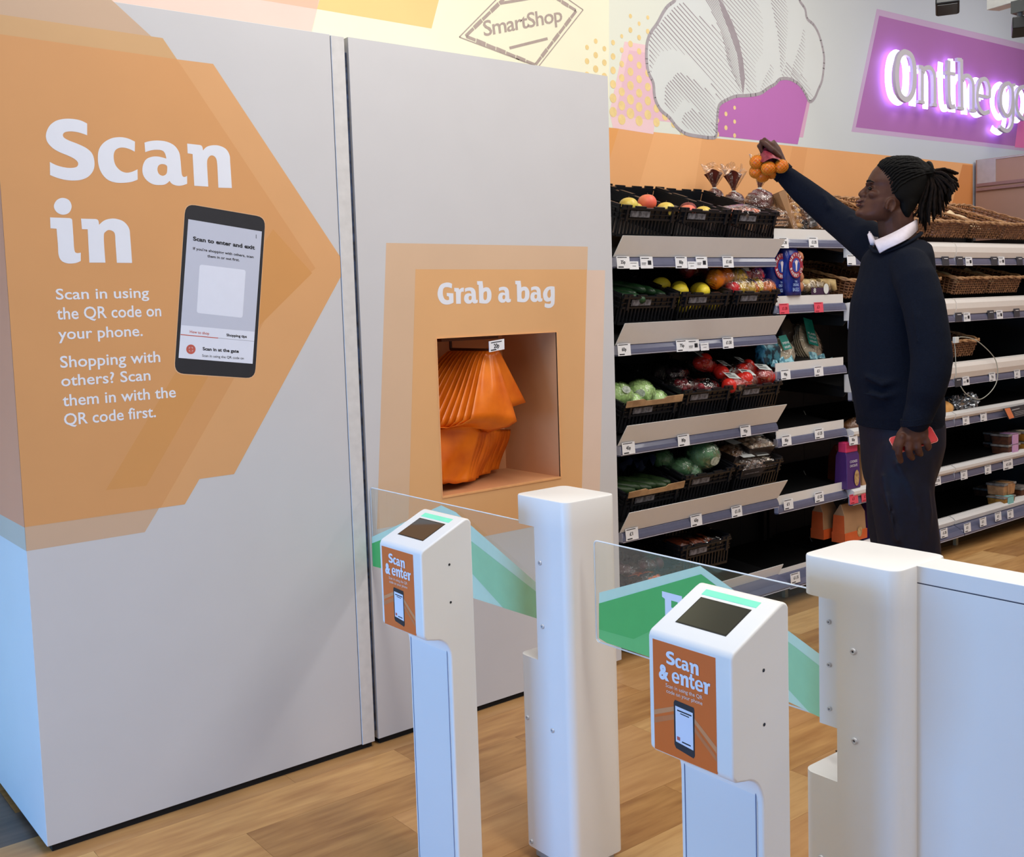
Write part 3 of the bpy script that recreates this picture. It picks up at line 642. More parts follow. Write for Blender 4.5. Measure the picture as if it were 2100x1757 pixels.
def post(x0, y0, label, screws, gx, gy1, bracket, letter):
    W, D = .178, .205; x1, y1 = x0+W, y0+D
    T = root('gate_post', (x0+W/2, y0+D/2, 0), label, 'gate', 'entry gate posts')
    R = .024
    mb = MB()
    def stack(y1_, zs, rr):
        rings = []
        for z, ins in zs: rings.append([(x, y, z) for x, y in rrect(x0+ins, y0+ins, x1-ins, y1_-ins, [max(q-ins, 0) if q else 0 for q in rr])])
        n = len(rings[0]); vs = [v for r_ in rings for v in r_]; m_ = len(rings)
        mb.add(vs, [tuple(range(n-1, -1, -1)), tuple(range((m_-1)*n, m_*n))]+[(i*n+k, i*n+(k+1) % n, (i+1)*n+(k+1) % n, (i+1)*n+k) for i in range(m_-1) for k in range(n)])
    stack(y1, [(.9225, 0), (.9965, 0), (.9990, .0012), (1.0, .0045)], [R]*4)
    stack(y0+.126, [(.567, 0), (.9225, 0)], [0, 0, R, R])
    stack(y1, [(.035, 0), (.567, 0)], [R]*4)
    put('housing', mb, pow_, T, auto=40)
    mb = MB(); mb.box((x0+.02, y0+.02, 0), (x1-.02, y1-.02, .036)); put('foot', mb, mat('foot_grey', (170, 170, 172), .5), T, bevel=.004)
    for y, z in screws: screw(T, (x0, y, z))
    if bracket:
        mb = MB(); mb.prism(rrect(y0+.12, .642, y1+.005, .925, [0, 0, .008, 0][::-1]), 'x', gx-.012, gx-.004); bk = put('clamp_plate', mb, pow_, T, bevel=.001)
        for z in (.855, .768, .678): screw(bk, (gx-.012, y0+.185, z), .005)
    # swing panel
    ya, yb = y0+.13, gy1; z0, z1 = (.650, .908) if letter else (.638, .900)
    mb = MB(); prof = rrect(ya, z0, yb, z1, [.012, 0, 0, .012])
    # lower edge rises towards the free end
    prof = list(prof)
    mb.prism(prof, 'x', gx, gx+.008); gp = put('glass_panel', mb, gl, T)
    mb = MB(); P = [(gx+.004, y, z) for y, z in prof]; mb.tube(P, .0019, 5, closed=True); put('polished_edge', mb, edg, gp)
    def dec(pts, m, lay):
        mb = MB(); mb.poly([(lambda v: (gx-.0003*lay, min(v.y, yb-.001), v.z))(onx(x, y, gx)) for x, y in pts]); return put('arrow_decal', mb, m, gp, recalc=False)
    if not letter:
        dec([(760, 1100), (905, 1036), (935, 1050), (1105, 1199), (1105, 1268), (1030, 1245), (970, 1226), (860, 1196), (828, 1176), (760, 1159)], G2, 1)
        dec([(760, 1113), (905, 1060), (970, 1112), (1105, 1217), (1105, 1269), (1032, 1246), (965, 1172), (900, 1160), (860, 1190), (828, 1176), (760, 1159)], G3, 2)
        dec([(760, 1113), (905, 1060), (900, 1160), (860, 1190), (828, 1176), (760, 1159)], G1, 3)
    else:
        dec([(1229, 1215), (1436, 1160), (1492, 1200), (1700, 1355), (1700, 1479), (1620, 1440), (1446, 1384), (1330, 1346), (1245, 1318), (1229, 1308)], G2, 1)
        dec([(1229, 1237), (1438, 1177), (1500, 1224), (1620, 1318), (1700, 1380), (1700, 1479), (1660, 1460), (1600, 1395), (1450, 1384), (1330, 1346), (1245, 1318), (1229, 1308)], G3, 2)
        dec([(1229, 1237), (1438, 1177), (1480, 1209), (1440, 1384), (1330, 1346), (1245, 1318), (1229, 1308)], G4, 3)
        dec([(1229, 1237), (1438, 1177), (1480, 1209), (1460, 1290), (1342, 1290), (1300, 1310), (1229, 1290)], G1, 4)
        mb = MB(); glyph(mb, 'E', (gx-.0018, 1.672, .742), (0, -.062, 0), (0, 0, .083)); put('letter_decal', mb, wt, gp, recalc=False)
    return T
post(1.725, 1.96, 'white gate post nearest the printed wall units with acrylic swing panel', [(2.065, .83), (2.062, .662), (2.034, .391), (2.136, .396), (2.136, .05)], 1.815, 3.060, False, False)
post(1.690, 1.027, 'white gate post joined to the low white partition with acrylic swing panel', [(1.116, .833), (1.114, .661), (1.190, .40), (1.1, .39)], 1.765, 1.905, True, True)
# low partition
T = root('partition', (1.8, .2, 0), 'low white partition wall running from the gate post', 'partition')
mb = MB(); mb.box((1.757, -1.1, 0), (1.838, 1.030, .9668)); put('body', mb, pow_, T, bevel=.001)
mb = MB(); mb.box((1.7575, -1.1, .9668), (1.8375, 1.029, .9685)); put('joint', mb, mat('joint_dark', (70, 72, 90), .6), T)
mb = MB(); mb.box((1.757, -1.1, .9685), (1.838, 1.030, 1.0)); put('capping', mb, pow_, T, bevel=.0015)
mb = MB(); mb.box((1.7565, .72, .955), (1.7571, .732, .957)); mb.box((1.7565, .70, .948), (1.7571, .707, .950)); mb.box((1.7565, .735, .956), (1.7571, .739, .9575)); put('scuff', mb, mat('scuff_grey', (150, 154, 172), .6), T)
def ngon_fillet(): pass
ORG = mat('poster_orange', (226, 112, 46), .35, var=.015); LG = mat('lamp_mint', (120, 216, 184), .3, emit=.25, ecol=(120, 240, 200))
def kiosk(x0, yl, label):
    """x0 = plane of the poster, yl = left (wall side) edge"""
    W = .190; y0, y1 = yl-W, yl
    T = root('scan_kiosk', (x0+.08, yl-W/2, 0), label, 'kiosk', 'scan and enter kiosks')
    prof = [(x0+.010, .690), (x0, .700), (x0, .904), (x0+.003, .911), (x0+.008, .9155), (x0+.128, .9695), (x0+.140, .9735), (x0+.150, .970), (x0+.155, .962), (x0+.155, 0), (x0+.078, 0), (x0+.078, .630)]
    for k in range(1, 8): a = math.radians(180-90*k/7-0); prof.append((x0+.078-.0-(.045-.045*math.cos(math.radians(90*k/7))), .630+.055*math.sin(math.radians(90*k/7))))
    prof += [(x0+.020, .688)]
    mb = MB(); mb.prism(prof, 'y', y0, y1); put('housing', mb, pow_, T, bevel=.012, seg=4)
    mb = MB(); mb.box((x0+.0765, y0+.012, .03), (x0+.078, y1-.012, .655)); put('service_panel', mb, mat('panel_white', (222, 224, 228), .4, var=.008, scale=3), T, bevel=.0005)
    mb = MB(); mb.box((x0+.0755, y1-.0135, .02), (x0+.0775, y1-.012, .66)); mb.box((x0+.0755, y0+.0135, .02), (x0+.0775, y0+.015, .66)); put('panel_seam', mb, mat('seam_blue', (96, 110, 150), .5), T)
    # poster
    pa, pb = y1-.012, y0+.034; za, zb_ = .900, .698; X = x0-.0006
    mb = MB(); mb.box((x0-.0005, pb, zb_), (x0+.0005, pa, za)); po = put('poster', mb, ORG, T)
    def pq(name, pts, m, lay):
        mb = MB(); mb.poly([(x0-.0006-.0001*lay, pa-(pa-pb)*u, zb_+(za-zb_)*v) for u, v in pts]); return put(name, mb, m, po, recalc=False)
    s1 = mat('poster_stripe', (214, 146, 98), .4); s2 = mat('poster_stripe_pale', (206, 124, 74), .4)
    pq('stripe', [(0, .31), (.5, .46), (.5, .50), (0, .355)], s1, 1); pq('stripe', [(0, .235), (.5, .385), (.5, .43), (0, .285)], s2, 1)
    pq('stripe', [(.5, .46), (1, .18), (1, .235), (.5, .50)], s1, 1); pq('stripe', [(.5, .385), (1, .105), (1, .15), (.5, .43)], s2, 1)
    U = Vector((0, -(pa-pb), 0)); V = Vector((0, 0, za-zb_)); O = Vector((x0-.0012, pa, zb_))
    mb = MB()
    for ch, u0, u1, v0, v1 in (('S', .225, .37, .815, .935), ('c', .375, .47, .81, .90), ('a', .475, .60, .805, .895), ('n', .605, .745, .80, .895),
                               ('e', .315, .44, .665, .765), ('n', .445, .585, .665, .765), ('t', .59, .68, .665, .795), ('e', .685, .81, .665, .765), ('r', .815, .92, .665, .765)):
        glyph(mb, ch, O+U*u0+V*v0, U*(u1-u0), V*(v1-v0))
    text_on(mb, '&', O+U*.10+V*.668, O+U*.27+V*.668, .036, (0, 0, 1), .05)
    put('headline_lettering', mb, wt, po, recalc=False)
    mb = MB(); text_on(mb, 'Scan in using the QR', O+U*.21+V*.605, O+U*.80+V*.605, .0095, (0, 0, 1), .01); text_on(mb, 'code on your phone', O+U*.22+V*.555, O+U*.795+V*.555, .0095, (0, 0, 1), .01); put('lettering', mb, mat('poster_text_pale', (240, 214, 196), .4), po, recalc=False)
    pq('phone_picture', [(.335, .115), (.335, .49), (.355, .515), (.655, .505), (.665, .48), (.66, .08), (.64, .055), (.36, .085)], phk, 3)
    pq('phone_screen', [(.36, .145), (.36, .465), (.64, .455), (.64, .125)], sc2, 4)
    pq('screen_line', [(.39, .425), (.62, .42), (.62, .432), (.39, .437)], ink, 5); pq('screen_line', [(.44, .405), (.58, .40), (.58, .409), (.44, .414)], ink, 5)
    pq('screen_line', [(.46, .155), (.60, .15), (.60, .162), (.46, .167)], ink, 5); pq('screen_badge', [(.38, .165), (.43, .163), (.43, .195), (.38, .197)], red, 5)
    # sloping top: frame along the slope
    a = Vector((x0+.008, 0, .9155)); b = Vector((x0+.128, 0, .9695)); S = (b-a).normalized(); N = Vector((-S.z, 0, S.x)); L = (b-a).length
    def sl(t, y, h=0): return a+S*(L*t)+N*h+Vector((0, y, 0))
    def slab(name, t0, t1, ya, yb, m, h0, h1, par=T, r=0):
        mb = MB(); mb.add([sl(t0, ya, h0), sl(t1, ya, h0), sl(t1, yb, h0), sl(t0, yb, h0), sl(t0, ya, h1), sl(t1, ya, h1), sl(t1, yb, h1), sl(t0, yb, h1)], [(0, 3, 2, 1), (4, 5, 6, 7), (0, 1, 5, 4), (1, 2, 6, 5), (2, 3, 7, 6), (3, 0, 4, 7)])
        return put(name, mb, m, par, bevel=r)
    fr = slab('screen_bezel', .22, .80, y1-.035, y0+.040, mat('bezel_black', (18, 18, 20), .3), -.002, .0006)
    slab('scanner_screen', .24, .78, y1-.037, y0+.042, mat('scanner_glass', (34, 34, 32), .05, spec=.6, coat=.6), .0, .0009, fr)
    slab('status_lamp', .855, .975, y1-.030, y0+.036, LG, -.001, .0008, T, .0005)
    for z in (.867, .772):
        mb = MB(); n = 12; mb.add([(x0+.083+.0032*math.cos(2*math.pi*k/n), y0-.0006, z+.0032*math.sin(2*math.pi*k/n)) for k in range(n)], [tuple(range(n))]); put('screw_hole', mb, hole, T, recalc=False)
    return T
kiosk(1.380, 2.291, 'white scan and enter kiosk nearest the printed wall units')
kiosk(1.330, 1.298, 'white scan and enter kiosk nearest the low partition')
# ================================================================== SHELVING
blk = mat('black_metal', (17, 17, 19), .5, var=.1); blk2 = mat('black_shelf', (13, 13, 15), .45)
lip_m = mat('lip_grey', (222, 221, 221), .35, var=.01); rail_m = mat('rail_lavender', (94, 97, 122), .22, var=.04, coat=.3); rail_w = mat('rail_end', (206, 206, 206), .4)
tkw = mat('ticket_paper', (232, 234, 240), .4); tkr = mat('ticket_pink', (226, 84, 104), .4); tkd = mat('ticket_dark', (58, 60, 68), .4); tko = mat('ticket_orange', (226, 128, 84), .4)
def tag_on(rail, px, py, Y, kind='w', text='', w_=.074, h=.05):
    c = ony(px, py, Y-.004); m = {'w': tkw, 's': tkw, 'q': tkw, 'r': tkr, 'd': tkd, 'o': tkd}[kind]
    if kind == 's': w_, h = w_*.72, h*.66; c.z -= .006
    x0, x1, z0, z1 = c.x-w_/2, c.x+w_/2, c.z-h/2, c.z+h/2; y = Y-.004
    mb = MB(); mb.add([(x0, y, z0), (x1, y, z0), (x1, y+.004, z1), (x0, y+.004, z1), (x0, y+.0015, z0), (x1, y+.0015, z0), (x1, y+.0055, z1), (x0, y+.0055, z1)], [(0, 1, 2, 3), (4, 7, 6, 5), (0, 4, 5, 1), (1, 5, 6, 2), (2, 6, 7, 3), (3, 7, 4, 0)])
    t = put('price_tag', mb, m, rail)
    A = Vector((x0, y-.0006, z0)); U = Vector((w_, 0, 0)); V = Vector((0, .004, h)); mb = MB()
    def bar(a, b, c_, d): mb.poly([A+U*a+V*b, A+U*c_+V*b, A+U*c_+V*d, A+U*a+V*d])
    if kind in 'wr':
        bar(.06, .88, .8, .94); bar(.1, .08, .5, .17)
        if text: text_on(mb, text, A+U*.30+V*.40, A+U*(.40+.085*len(text))+V*.40, .020, (0, .08, 1), .03)
    elif kind == 'q':
        bar(.08, .82, .7, .88); bar(.08, .42, .45, .47); bar(.08, .30, .4, .34)
        for i in range(4):
            for j in range(4):
                pass
        bar(.58, .3, .86, .66)
    elif kind == 's': bar(.1, .75, .8, .8); bar(.3, .4, .7, .45)
    elif kind in 'do':
        mb2 = MB()
        if kind == 'o': mb2.poly([A+U*.0+V*0, A+U*.2+V*0, A+U*.2+V*1, A+V*1]); put('orange_band', mb2, tko, None, recalc=False) if False else None
        bar(.3, .75, .85, .82)
    put('tag_print', mb, ink if kind in 'wqs' else (mat('print_dark_red', (150, 30, 50), .4) if kind == 'r' else tkw), t, recalc=False) if False else None
    if mb.v:
        o = put('tag_print', mb, ink if kind in 'wqs' else (mat('print_dark_red', (150, 30, 50), .4) if kind == 'r' else tkw), rail, recalc=False)
def bay(label, X0, X1, Y, levels, style, tags, back_top, depth=.56, tilt=18, group=None, posts=True):
    T = root('shelving_bay', ((X0+X1)/2, Y+.3, 0), label, 'shelving unit', group)
    mb = MB(); mb.box((X0+.002, WY-.05, .1), (X1-.002, WY-.035, back_top)); bp = put('back_panel', mb, blk, T)
    mb = MB()
    for i in range(int((X1-X0)/.26)+1):
        x = X0+.13+i*.26
        if x < X1-.02: mb.box((x-.0012, WY-.052, .1), (x+.0012, WY-.0495, back_top))
    put('panel_joints', mb, mat('joint_faint', (52, 50, 52), .5), T)
    for x in (X0+.01, X1-.035):
        mb = MB(); mb.box((x, WY-.09, 0), (x+.025, WY-.05, back_top)); put('upright', mb, blk, T)
    for li, (zr, zl) in enumerate(levels):        # zr = bottom of rail, zl = top of lip
        base = li == len(levels)-1
        z = zr+.048
        yb = WY-.06; dz = (yb-Y-.02)*math.tan(math.radians(0 if base and style != 'lip' else tilt if style == 'lip' else (8 if li else 12)))
        if base: dz = .0 if style != 'lip' else .05
        mb = MB(); zf = z+.012
        mb.add([(X0+.004, Y+.016, zf), (X1-.004, Y+.016, zf), (X1-.004, yb, zf+dz), (X0+.004, yb, zf+dz), (X0+.004, Y+.016, zf-.012), (X1-.004, Y+.016, zf-.012), (X1-.004, yb, zf+dz-.012), (X0+.004, yb, zf+dz-.012)], [(0, 1, 2, 3), (7, 6, 5, 4), (0, 4, 5, 1), (1, 5, 6, 2), (2, 6, 7, 3), (3, 7, 4, 0)])
        sh = put('shelf', mb, blk2, T)
        for x in (X0+.006, X1-.012):
            mb = MB()
            mb.add([(x, Y+.03, zf-.012), (x+.006, Y+.03, zf-.012), (x+.006, yb, zf+dz-.012), (x, yb, zf+dz-.012), (x, Y+.06, zf-.045), (x+.006, Y+.06, zf-.045), (x+.006, yb, zf+dz-.10), (x, yb, zf+dz-.10)], [(0, 1, 2, 3), (7, 6, 5, 4), (0, 4, 5, 1), (1, 5, 6, 2), (2, 6, 7, 3), (3, 7, 4, 0)])
            put('bracket', mb, blk, sh)
        # rail with slight convex profile
        h = .040; prof = [(Y+.012, zr-.004), (Y, zr), (Y-.001, zr+.008), (Y+.002, zr+.022), (Y+.009, zr+h-.004), (Y+.014, zr+h), (Y+.026, zr+h), (Y+.026, zr-.004)]
        if base: prof = [(Y-.060, zr), (Y-.062, zr+.010), (Y-.040, zr+.030), (Y+.016, zr+.058), (Y+.02, zr+.05), (Y+.02, zr)]
        mb = MB(); mb.prism(prof, 'x', X0, X1); rl = put('price_rail', mb, rail_m, T)
        mb = MB(); mb.tube([(X0, prof[0][0]+.0 if base else Y+.001, zr+.001), (X1, prof[0][0] if base else Y+.001, zr+.001)], .0022, 6); mb.box((X0-.002, (Y-.05 if base else Y+.002), zr+.002), (X0+.0005, Y+.026, zr+(.03 if base else h))); put('rail_trim', mb, mat('rail_trim', (176, 178, 196), .3), rl)
        if style == 'lip':
            zb_ = zr+h+.002; y0, y1 = Y+.012, Y-.030
            if base: zb_ = zr+.052; y1 = Y+.0
            mb = MB(); zt_ = zl
            mb.add([(X0-.006, y0, zb_), (X1+.006, y0, zb_), (X1+.030, y1, zt_), (X0+.012, y1, zt_), (X0-.006, y0+.003, zb_), (X1+.006, y0+.003, zb_), (X1+.030, y1+.003, zt_+.001), (X0+.012, y1+.003, zt_+.001)], [(0, 1, 2, 3), (7, 6, 5, 4), (0, 4, 5, 1), (1, 5, 6, 2), (2, 6, 7, 3), (3, 7, 4, 0)])
            put('shelf_lip', mb, lip_m, T)
        elif style == 'upright':
            mb = MB(); mb.box((X0+.004, Y+.014, zr+h), (X1-.01, Y+.018, zl)); put('shelf_lip', mb, lip_m, T)
        else:
            zb_ = zr+h+.001 if not base else zr+.056; q = zl-zb_
            prof = [(Y+.006, zb_), (Y-.006, zb_+q*.35), (Y-.006, zb_+q*.7), (Y+.004, zl-.008), (Y+.02, zl), (Y+.05, zl-.004), (Y+.05, zb_)]
            if base: prof = [(Y+.0, zb_), (Y-.004, zb_+q*.5), (Y+.008, zl-.01), (Y+.03, zl), (Y+.05, zl-.004), (Y+.05, zb_)]
            mb = MB(); mb.prism(prof, 'x', X0+.002, X1-.002); put('shelf_lip', mb, mat('lip_gloss', (236, 232, 228), .22, var=.01, coat=.3) if li < 3 else lip_m, T, smooth=False)
        for tg in tags:
            if tg[0] == li: tag_on(rl, tg[1], tg[2], Y-(.058 if base else 0), tg[3], tg[4] if len(tg) > 4 else '', *(tg[5:7] if len(tg) > 5 else ()))
    for x in (X0+.12, X1-.12):
        mb = MB(); mb.box((x-.012, Y+.05, 0), (x+.012, Y+.07, levels[-1][0]+.02)); put('foot', mb, mat('foot_brass', (150, 138, 110), .4), T)
    mb = MB(); mb.box((X0, Y+.16, 0), (X1, Y+.175, levels[-1][0]+.04)); put('kick_board', mb, blk, T)
    if X1 > 6.9:
        mb = MB(); mb.box((X1, Y+.03, 0), (X1+.012, WY-.035, back_top-.10)); put('end_panel', mb, blk, T)
    return T
RY = 3.12
t1 = [(0,1279,538,'w','35p'),(0,1301,541,'s'),(0,1327,538,'q'),(0,1398,538,'w','80p'),(0,1420,541,'s'),(0,1440,538,'q'),(0,1494,537,'w','£1.65'),
      (1,1281,717,'w','60p'),(1,1400,709,'w','75p'),(1,1423,708,'q'),(1,1446,708,'s'),(1,1494,703,'w','£1.50'),
      (2,1290,919,'w','45p'),(2,1403,903,'w','80p'),(2,1530,884,'w','95p'),(3,1297,1095,'w','£1'),(3,1429,1067,'w','65p'),(3,1512,1049,'w','£1.15')]
bay('black produce bay with wide angled grey lips beside the wall unit', 3.062, 4.112, RY, [(1.640, 1.766), (1.277, 1.408), (.858, .985), (.490, .620), (.105, .205)], 'lip', t1, 1.93)
t2 = [(0,1608,498,'w','£1.30'),(0,1669,497,'w','£1.35'),(1,1609,633,'r','£1.30'),(1,1680,630,'r','£1'),(2,1612,768,'w','90p'),(2,1680,761,'w','£1'),(3,1614,903,'w','85p'),(3,1681,889,'w','£1.25'),
      (4,1618,1034,'w','£1'),(4,1681,1019,'w','£1.25'),(5,1632,1185,'w','£1.15')]
bay('narrow black bay of wrapped bread between the crates and the man', 4.150, 4.722, 3.15, [(1.733, 1.822), (1.416, 1.500), (1.097, 1.178), (.771, .855), (.446, .530), (.085, .165)], 'upright', t2, 1.93)
t3 = [(0,1747,533,'w',''),(0,1940,535,'o'),(2,1757,812,'d'),(3,1751,902,'w','85p'),(4,1752,1023,'r','£1'),(4,1776,1018,'r','£1'),(4,1901,990,'r','£1'),(4,1923,986,'w','£1.35'),(5,1937,1093,'w','£1.35')]
U3 = [(1.644, 1.772), (1.322, 1.456), (.954, 1.090), (.722, .806), (.409, .494), (.095, .195)]
bay('bakery bay right behind the man with glossy rounded lips', 4.726, 5.735, RY, U3, 'round', t3, 1.93, group='bakery bays')
t4 = [(0,1969,535,'d'),(0,1988,536,'q'),(0,2040,535,'d'),(0,2055,535,'q'),(0,2092,535,'d'),(1,1967,650,'d'),(1,1984,650,'q'),(1,2033,645,'d'),(1,2051,645,'q'),(1,2086,641,'d'),
      (2,1966,784,'d'),(2,1982,781,'q'),(2,2036,773,'w','75p'),(2,2087,767,'w','£1'),(3,1982,862,'w','£1'),(3,2018,855,'w','£1'),(4,1978,974,'w','£1'),(4,2027,963,'w','£1'),(4,2068,952,'w','£1.25',.12,.06),
      (5,1985,1082,'w','£1'),(5,2017,1070,'w','£1'),(5,2048,1059,'w','£1'),(5,2073,1054,'w','£1')]
bay('bakery bay beside the taupe end panel with wicker baskets and cable loop', 5.742, 6.98, RY, U3, 'round', t4, 1.93, group='bakery bays')
# dark promotional card on the fourth rail
pc = root('promotional_card', ony(2082, 846, RY-.03), 'dark grey shelf card with an orange end on the bakery rail', 'sign')
P = [ony(x, y, RY-.03) for x, y in ((2058, 838), (2108, 828), (2112, 850), (2070, 860))]
mb = MB(); mb.add(P+[p+Vector((0, .006, 0)) for p in P], [(0, 3, 2, 1), (4, 5, 6, 7), (0, 1, 5, 4), (1, 2, 6, 5), (2, 3, 7, 6), (3, 0, 4, 7)]); put('card', mb, tkd, pc)
P = [ony(x, y, RY-.031) for x, y in ((2060, 838), (2071, 836), (2080, 856), (2070, 859))]; mb = MB(); mb.poly(P); put('orange_end', mb, mat('card_orange', (232, 138, 92), .5), pc, recalc=False)
mb = MB(); a, b = ony(2075, 842, RY-.032), ony(2091, 838, RY-.032); mb.poly([a, b, b+Vector((0, 0, .006)), a+Vector((0, 0, .006))])
for k in range(3): 
    a, b = ony(2080+k, 846+k*3, RY-.032), ony(2104, 841+k*3, RY-.032); mb.poly([a, b, b+Vector((0, 0, .0025)), a+Vector((0, 0, .0025))])
put('card_lettering', mb, mat('card_grey', (170, 172, 178), .5), pc, recalc=False)
# security cable loop
mb = MB(); P = [ony(x, y, RY-.02) for x, y in ((1958, 693), (1975, 691), (1998, 696), (2020, 712), (2040, 735), (2046, 760), (2043, 785), (2030, 805), (2012, 818), (1996, 816), (1980, 806), (1970, 792))]
mb.tube(catmull(P, False, 5), .0028, 6); cb = put('wire_loop', mb, mat('cable_grey', (168, 170, 160), .35), None, smooth=True, cat='cable', label='thin grey wire loop hanging over the bakery rails')
mb = MB(); c = ony(1960, 697, RY-.02); mb.box((c.x-.02, c.y-.01, c.z-.018), (c.x+.02, c.y+.01, c.z+.018)); put('connector', mb, mat('clear_plastic', (214, 216, 214), .2), cb, bevel=.004)
mb = MB(); mb.tube([ony(1957, 700, RY-.02), ony(1959, 720, RY-.02), ony(1961, 770, RY-.02)], .0022, 6); put('wire_tail', mb, MATS['cable_grey'], cb)
# thin divider prongs on the narrow bay's empty shelves
for px, py, nm in ((1648, 842, 'fourth'), (1648, 965, 'fifth'), (1660, 1100, 'lowest')):
    mb = MB(); mb.tube([ony(px, py, 3.45), ony(px+7, py+14, 3.43), ony(px+9, py+25, 3.42)], .0022, 6); put('divider_prong', mb, mat('prong', (150, 150, 146), .4), None, smooth=True, cat='shelf divider', label='thin wire divider standing on the %s shelf of the narrow bay' % nm)
# ================================================================== CRATES
crt = mat('crate_black', (20, 21, 26), .38, var=.15, scale=20)
def make_crate(W=.343, L=.50, H=.135):
    T = root('plastic_crate', (0, 0, 0), '', 'crate'); t = .005
    mb = MB(); mb.box((.012, .01, 0), (W-.012, L-.01, .006))
    put('base', mb, crt, T)
    def band(mb, axis, p, a, b, back=False):
        """wall with solid upper band, vertical slats under it, and raised castellated rim"""
        f = (lambda u, z0, z1, d0=0, d1=t, u2=None: mb.box((u, p+d0, z0), (u2, p+d1, z1))) if axis == 'x' else (lambda u, z0, z1, d0=0, d1=t, u2=None: mb.box((p+d0, u, z0), (p+d1, u2, z1)))
        s = -1 if p < .1 else 1
        o = (-.007, .0) if s < 0 else (t, t+.007)
        f(a, 0, .012, u2=b)
        n = int((b-a)/.021)
        for i in range(n+1):
            u = a+(b-a-.008)*i/n; f(u, .01, H*.56, u2=u+.008)
        f(a, H*.54, H*.60, o[0], o[1]+t, u2=b); f(a, H*.60, H*.86, u2=b); f(a, H*.70, H*.73, o[0], o[1]+.001, u2=b)
        f(a-.004, H*.86, H*.92, o[0]-.004, o[1]+.006, u2=b+.004)
        for k, (u0, u1) in enumerate(((0, .16), (.24, .42), (.58, .76), (.84, 1))): f(a+(b-a)*u0, H*.92, H*(1.0 if k in (0, 3) else .97), o[0], o[1]+.004, u2=a+(b-a)*u1)
        for k in range(9): u = a+(b-a)*(k+.5)/9; f(u-.0015, H*.60, H*.86, o[0]*.7, o[1]*.7, u2=u+.0015)
    mb = MB(); band(mb, 'x', .004, .008, W-.008); put('front_wall', mb, crt, T)
    mb = MB(); band(mb, 'x', L-.004-t, .008, W-.008); put('back_wall', mb, crt, T)
    for p in (.004, W-.004-t):
        mb = MB(); band(mb, 'y', p, .012, L-.012); put('side_wall', mb, crt, T)
    mb = MB(); mb.box((W*.16, -.0045, H*.63), (W*.5, -.0035, H*.83)); 
    for k in range(3): mb.box((W*(.17+.11*k), -.0052, H*.64), (W*(.17+.11*k)+.03, -.0044, H*.82))
    put('label_holder', mb, mat('holder_worn', (124, 124, 132), .4, c2=(38, 40, 48), scale=60), T)
    for q in (.03, W-.04):
        mb = MB(); mb.box((q, -.008, H*.5), (q+.012, .0, H*.98)); put('corner_rib', mb, crt, T)
    return T
proto = make_crate()
TI = math.radians(18)
crates = [ # x0, front rim z, label, tilt
 (3.110, 1.896, 'black crate of yellow apples and a bagged vegetable, top shelf end'), (3.462, 1.896, 'black crate of peaches, middle of the top shelf'), (3.814, 1.896, 'black crate of bagged carrots on the top shelf beside the bread'),
 (3.105, 1.527, 'black crate of cucumbers on the second shelf'), (3.460, 1.530, 'black crate of lemons on the second shelf'), (3.814, 1.530, 'black crate of mixed bagged peppers on the second shelf'),
 (3.100, 1.072, 'black crate of iceberg lettuces with a tan front strip'), (3.460, 1.100, 'black crate of radish bags beside the lettuces'), (3.822, 1.096, 'black crate of bagged tomatoes on the third shelf'),
 (3.100, .690, 'black crate of courgettes with a tan front strip'), (3.460, .722, 'black crate of green cabbages on the fourth shelf'), (3.822, .722, 'black crate of mushroom punnets on the fourth shelf'),
 (3.100, .330, 'black crate of red onion nets on the lowest shelf'), (3.440, .405, 'black crate of sweet potatoes on the lowest shelf')]
CR_ = []
for i, (x, z, lb) in enumerate(crates):
    T_ = TI if i < 12 else math.radians(8); h = .135
    yf = 3.150
    loc = Vector((x, yf+h*math.sin(T_)*.5, z-h*math.cos(T_)))
    if i == 0: r = proto; r.location = loc; r.rotation_euler = (T_, 0, 0); r['label'] = lb
    else: r = copy_tree(proto, loc, (T_, 0, 0), lb)
    r['group'] = 'crates on the produce bay'
    CR_.append((loc.copy(), T_))
tan = mat('card_strip', (196, 160, 120), .6, c2=(150, 118, 86), scale=20)
for i in (6, 9):
    loc, T_ = CR_[i]; R_ = Matrix.Translation(loc) @ Matrix.Rotation(T_, 4, 'X')
    mb = MB(); pts = [(0, 0), (.343, 0), (.343, .036), (.24, .034), (.225, .024), (.12, .024), (.10, .034), (0, .030)]
    mb.prism([(.0+p[0], .122+p[1]*.9) for p in pts], 'y', -.012, -.008)
    mb.v = [tuple(R_ @ Vector(v)) for v in mb.v]
    put('card_strip', mb, tan, None, cat='card strip', label='tan cardboard strip along the front of the %s crate' % ('lettuce' if i == 6 else 'courgette'))
def cw(i, x, y, z): loc, T_ = CR_[i]; return Matrix.Translation(loc) @ Matrix.Rotation(T_, 4, 'X') @ Vector((x, y, z))
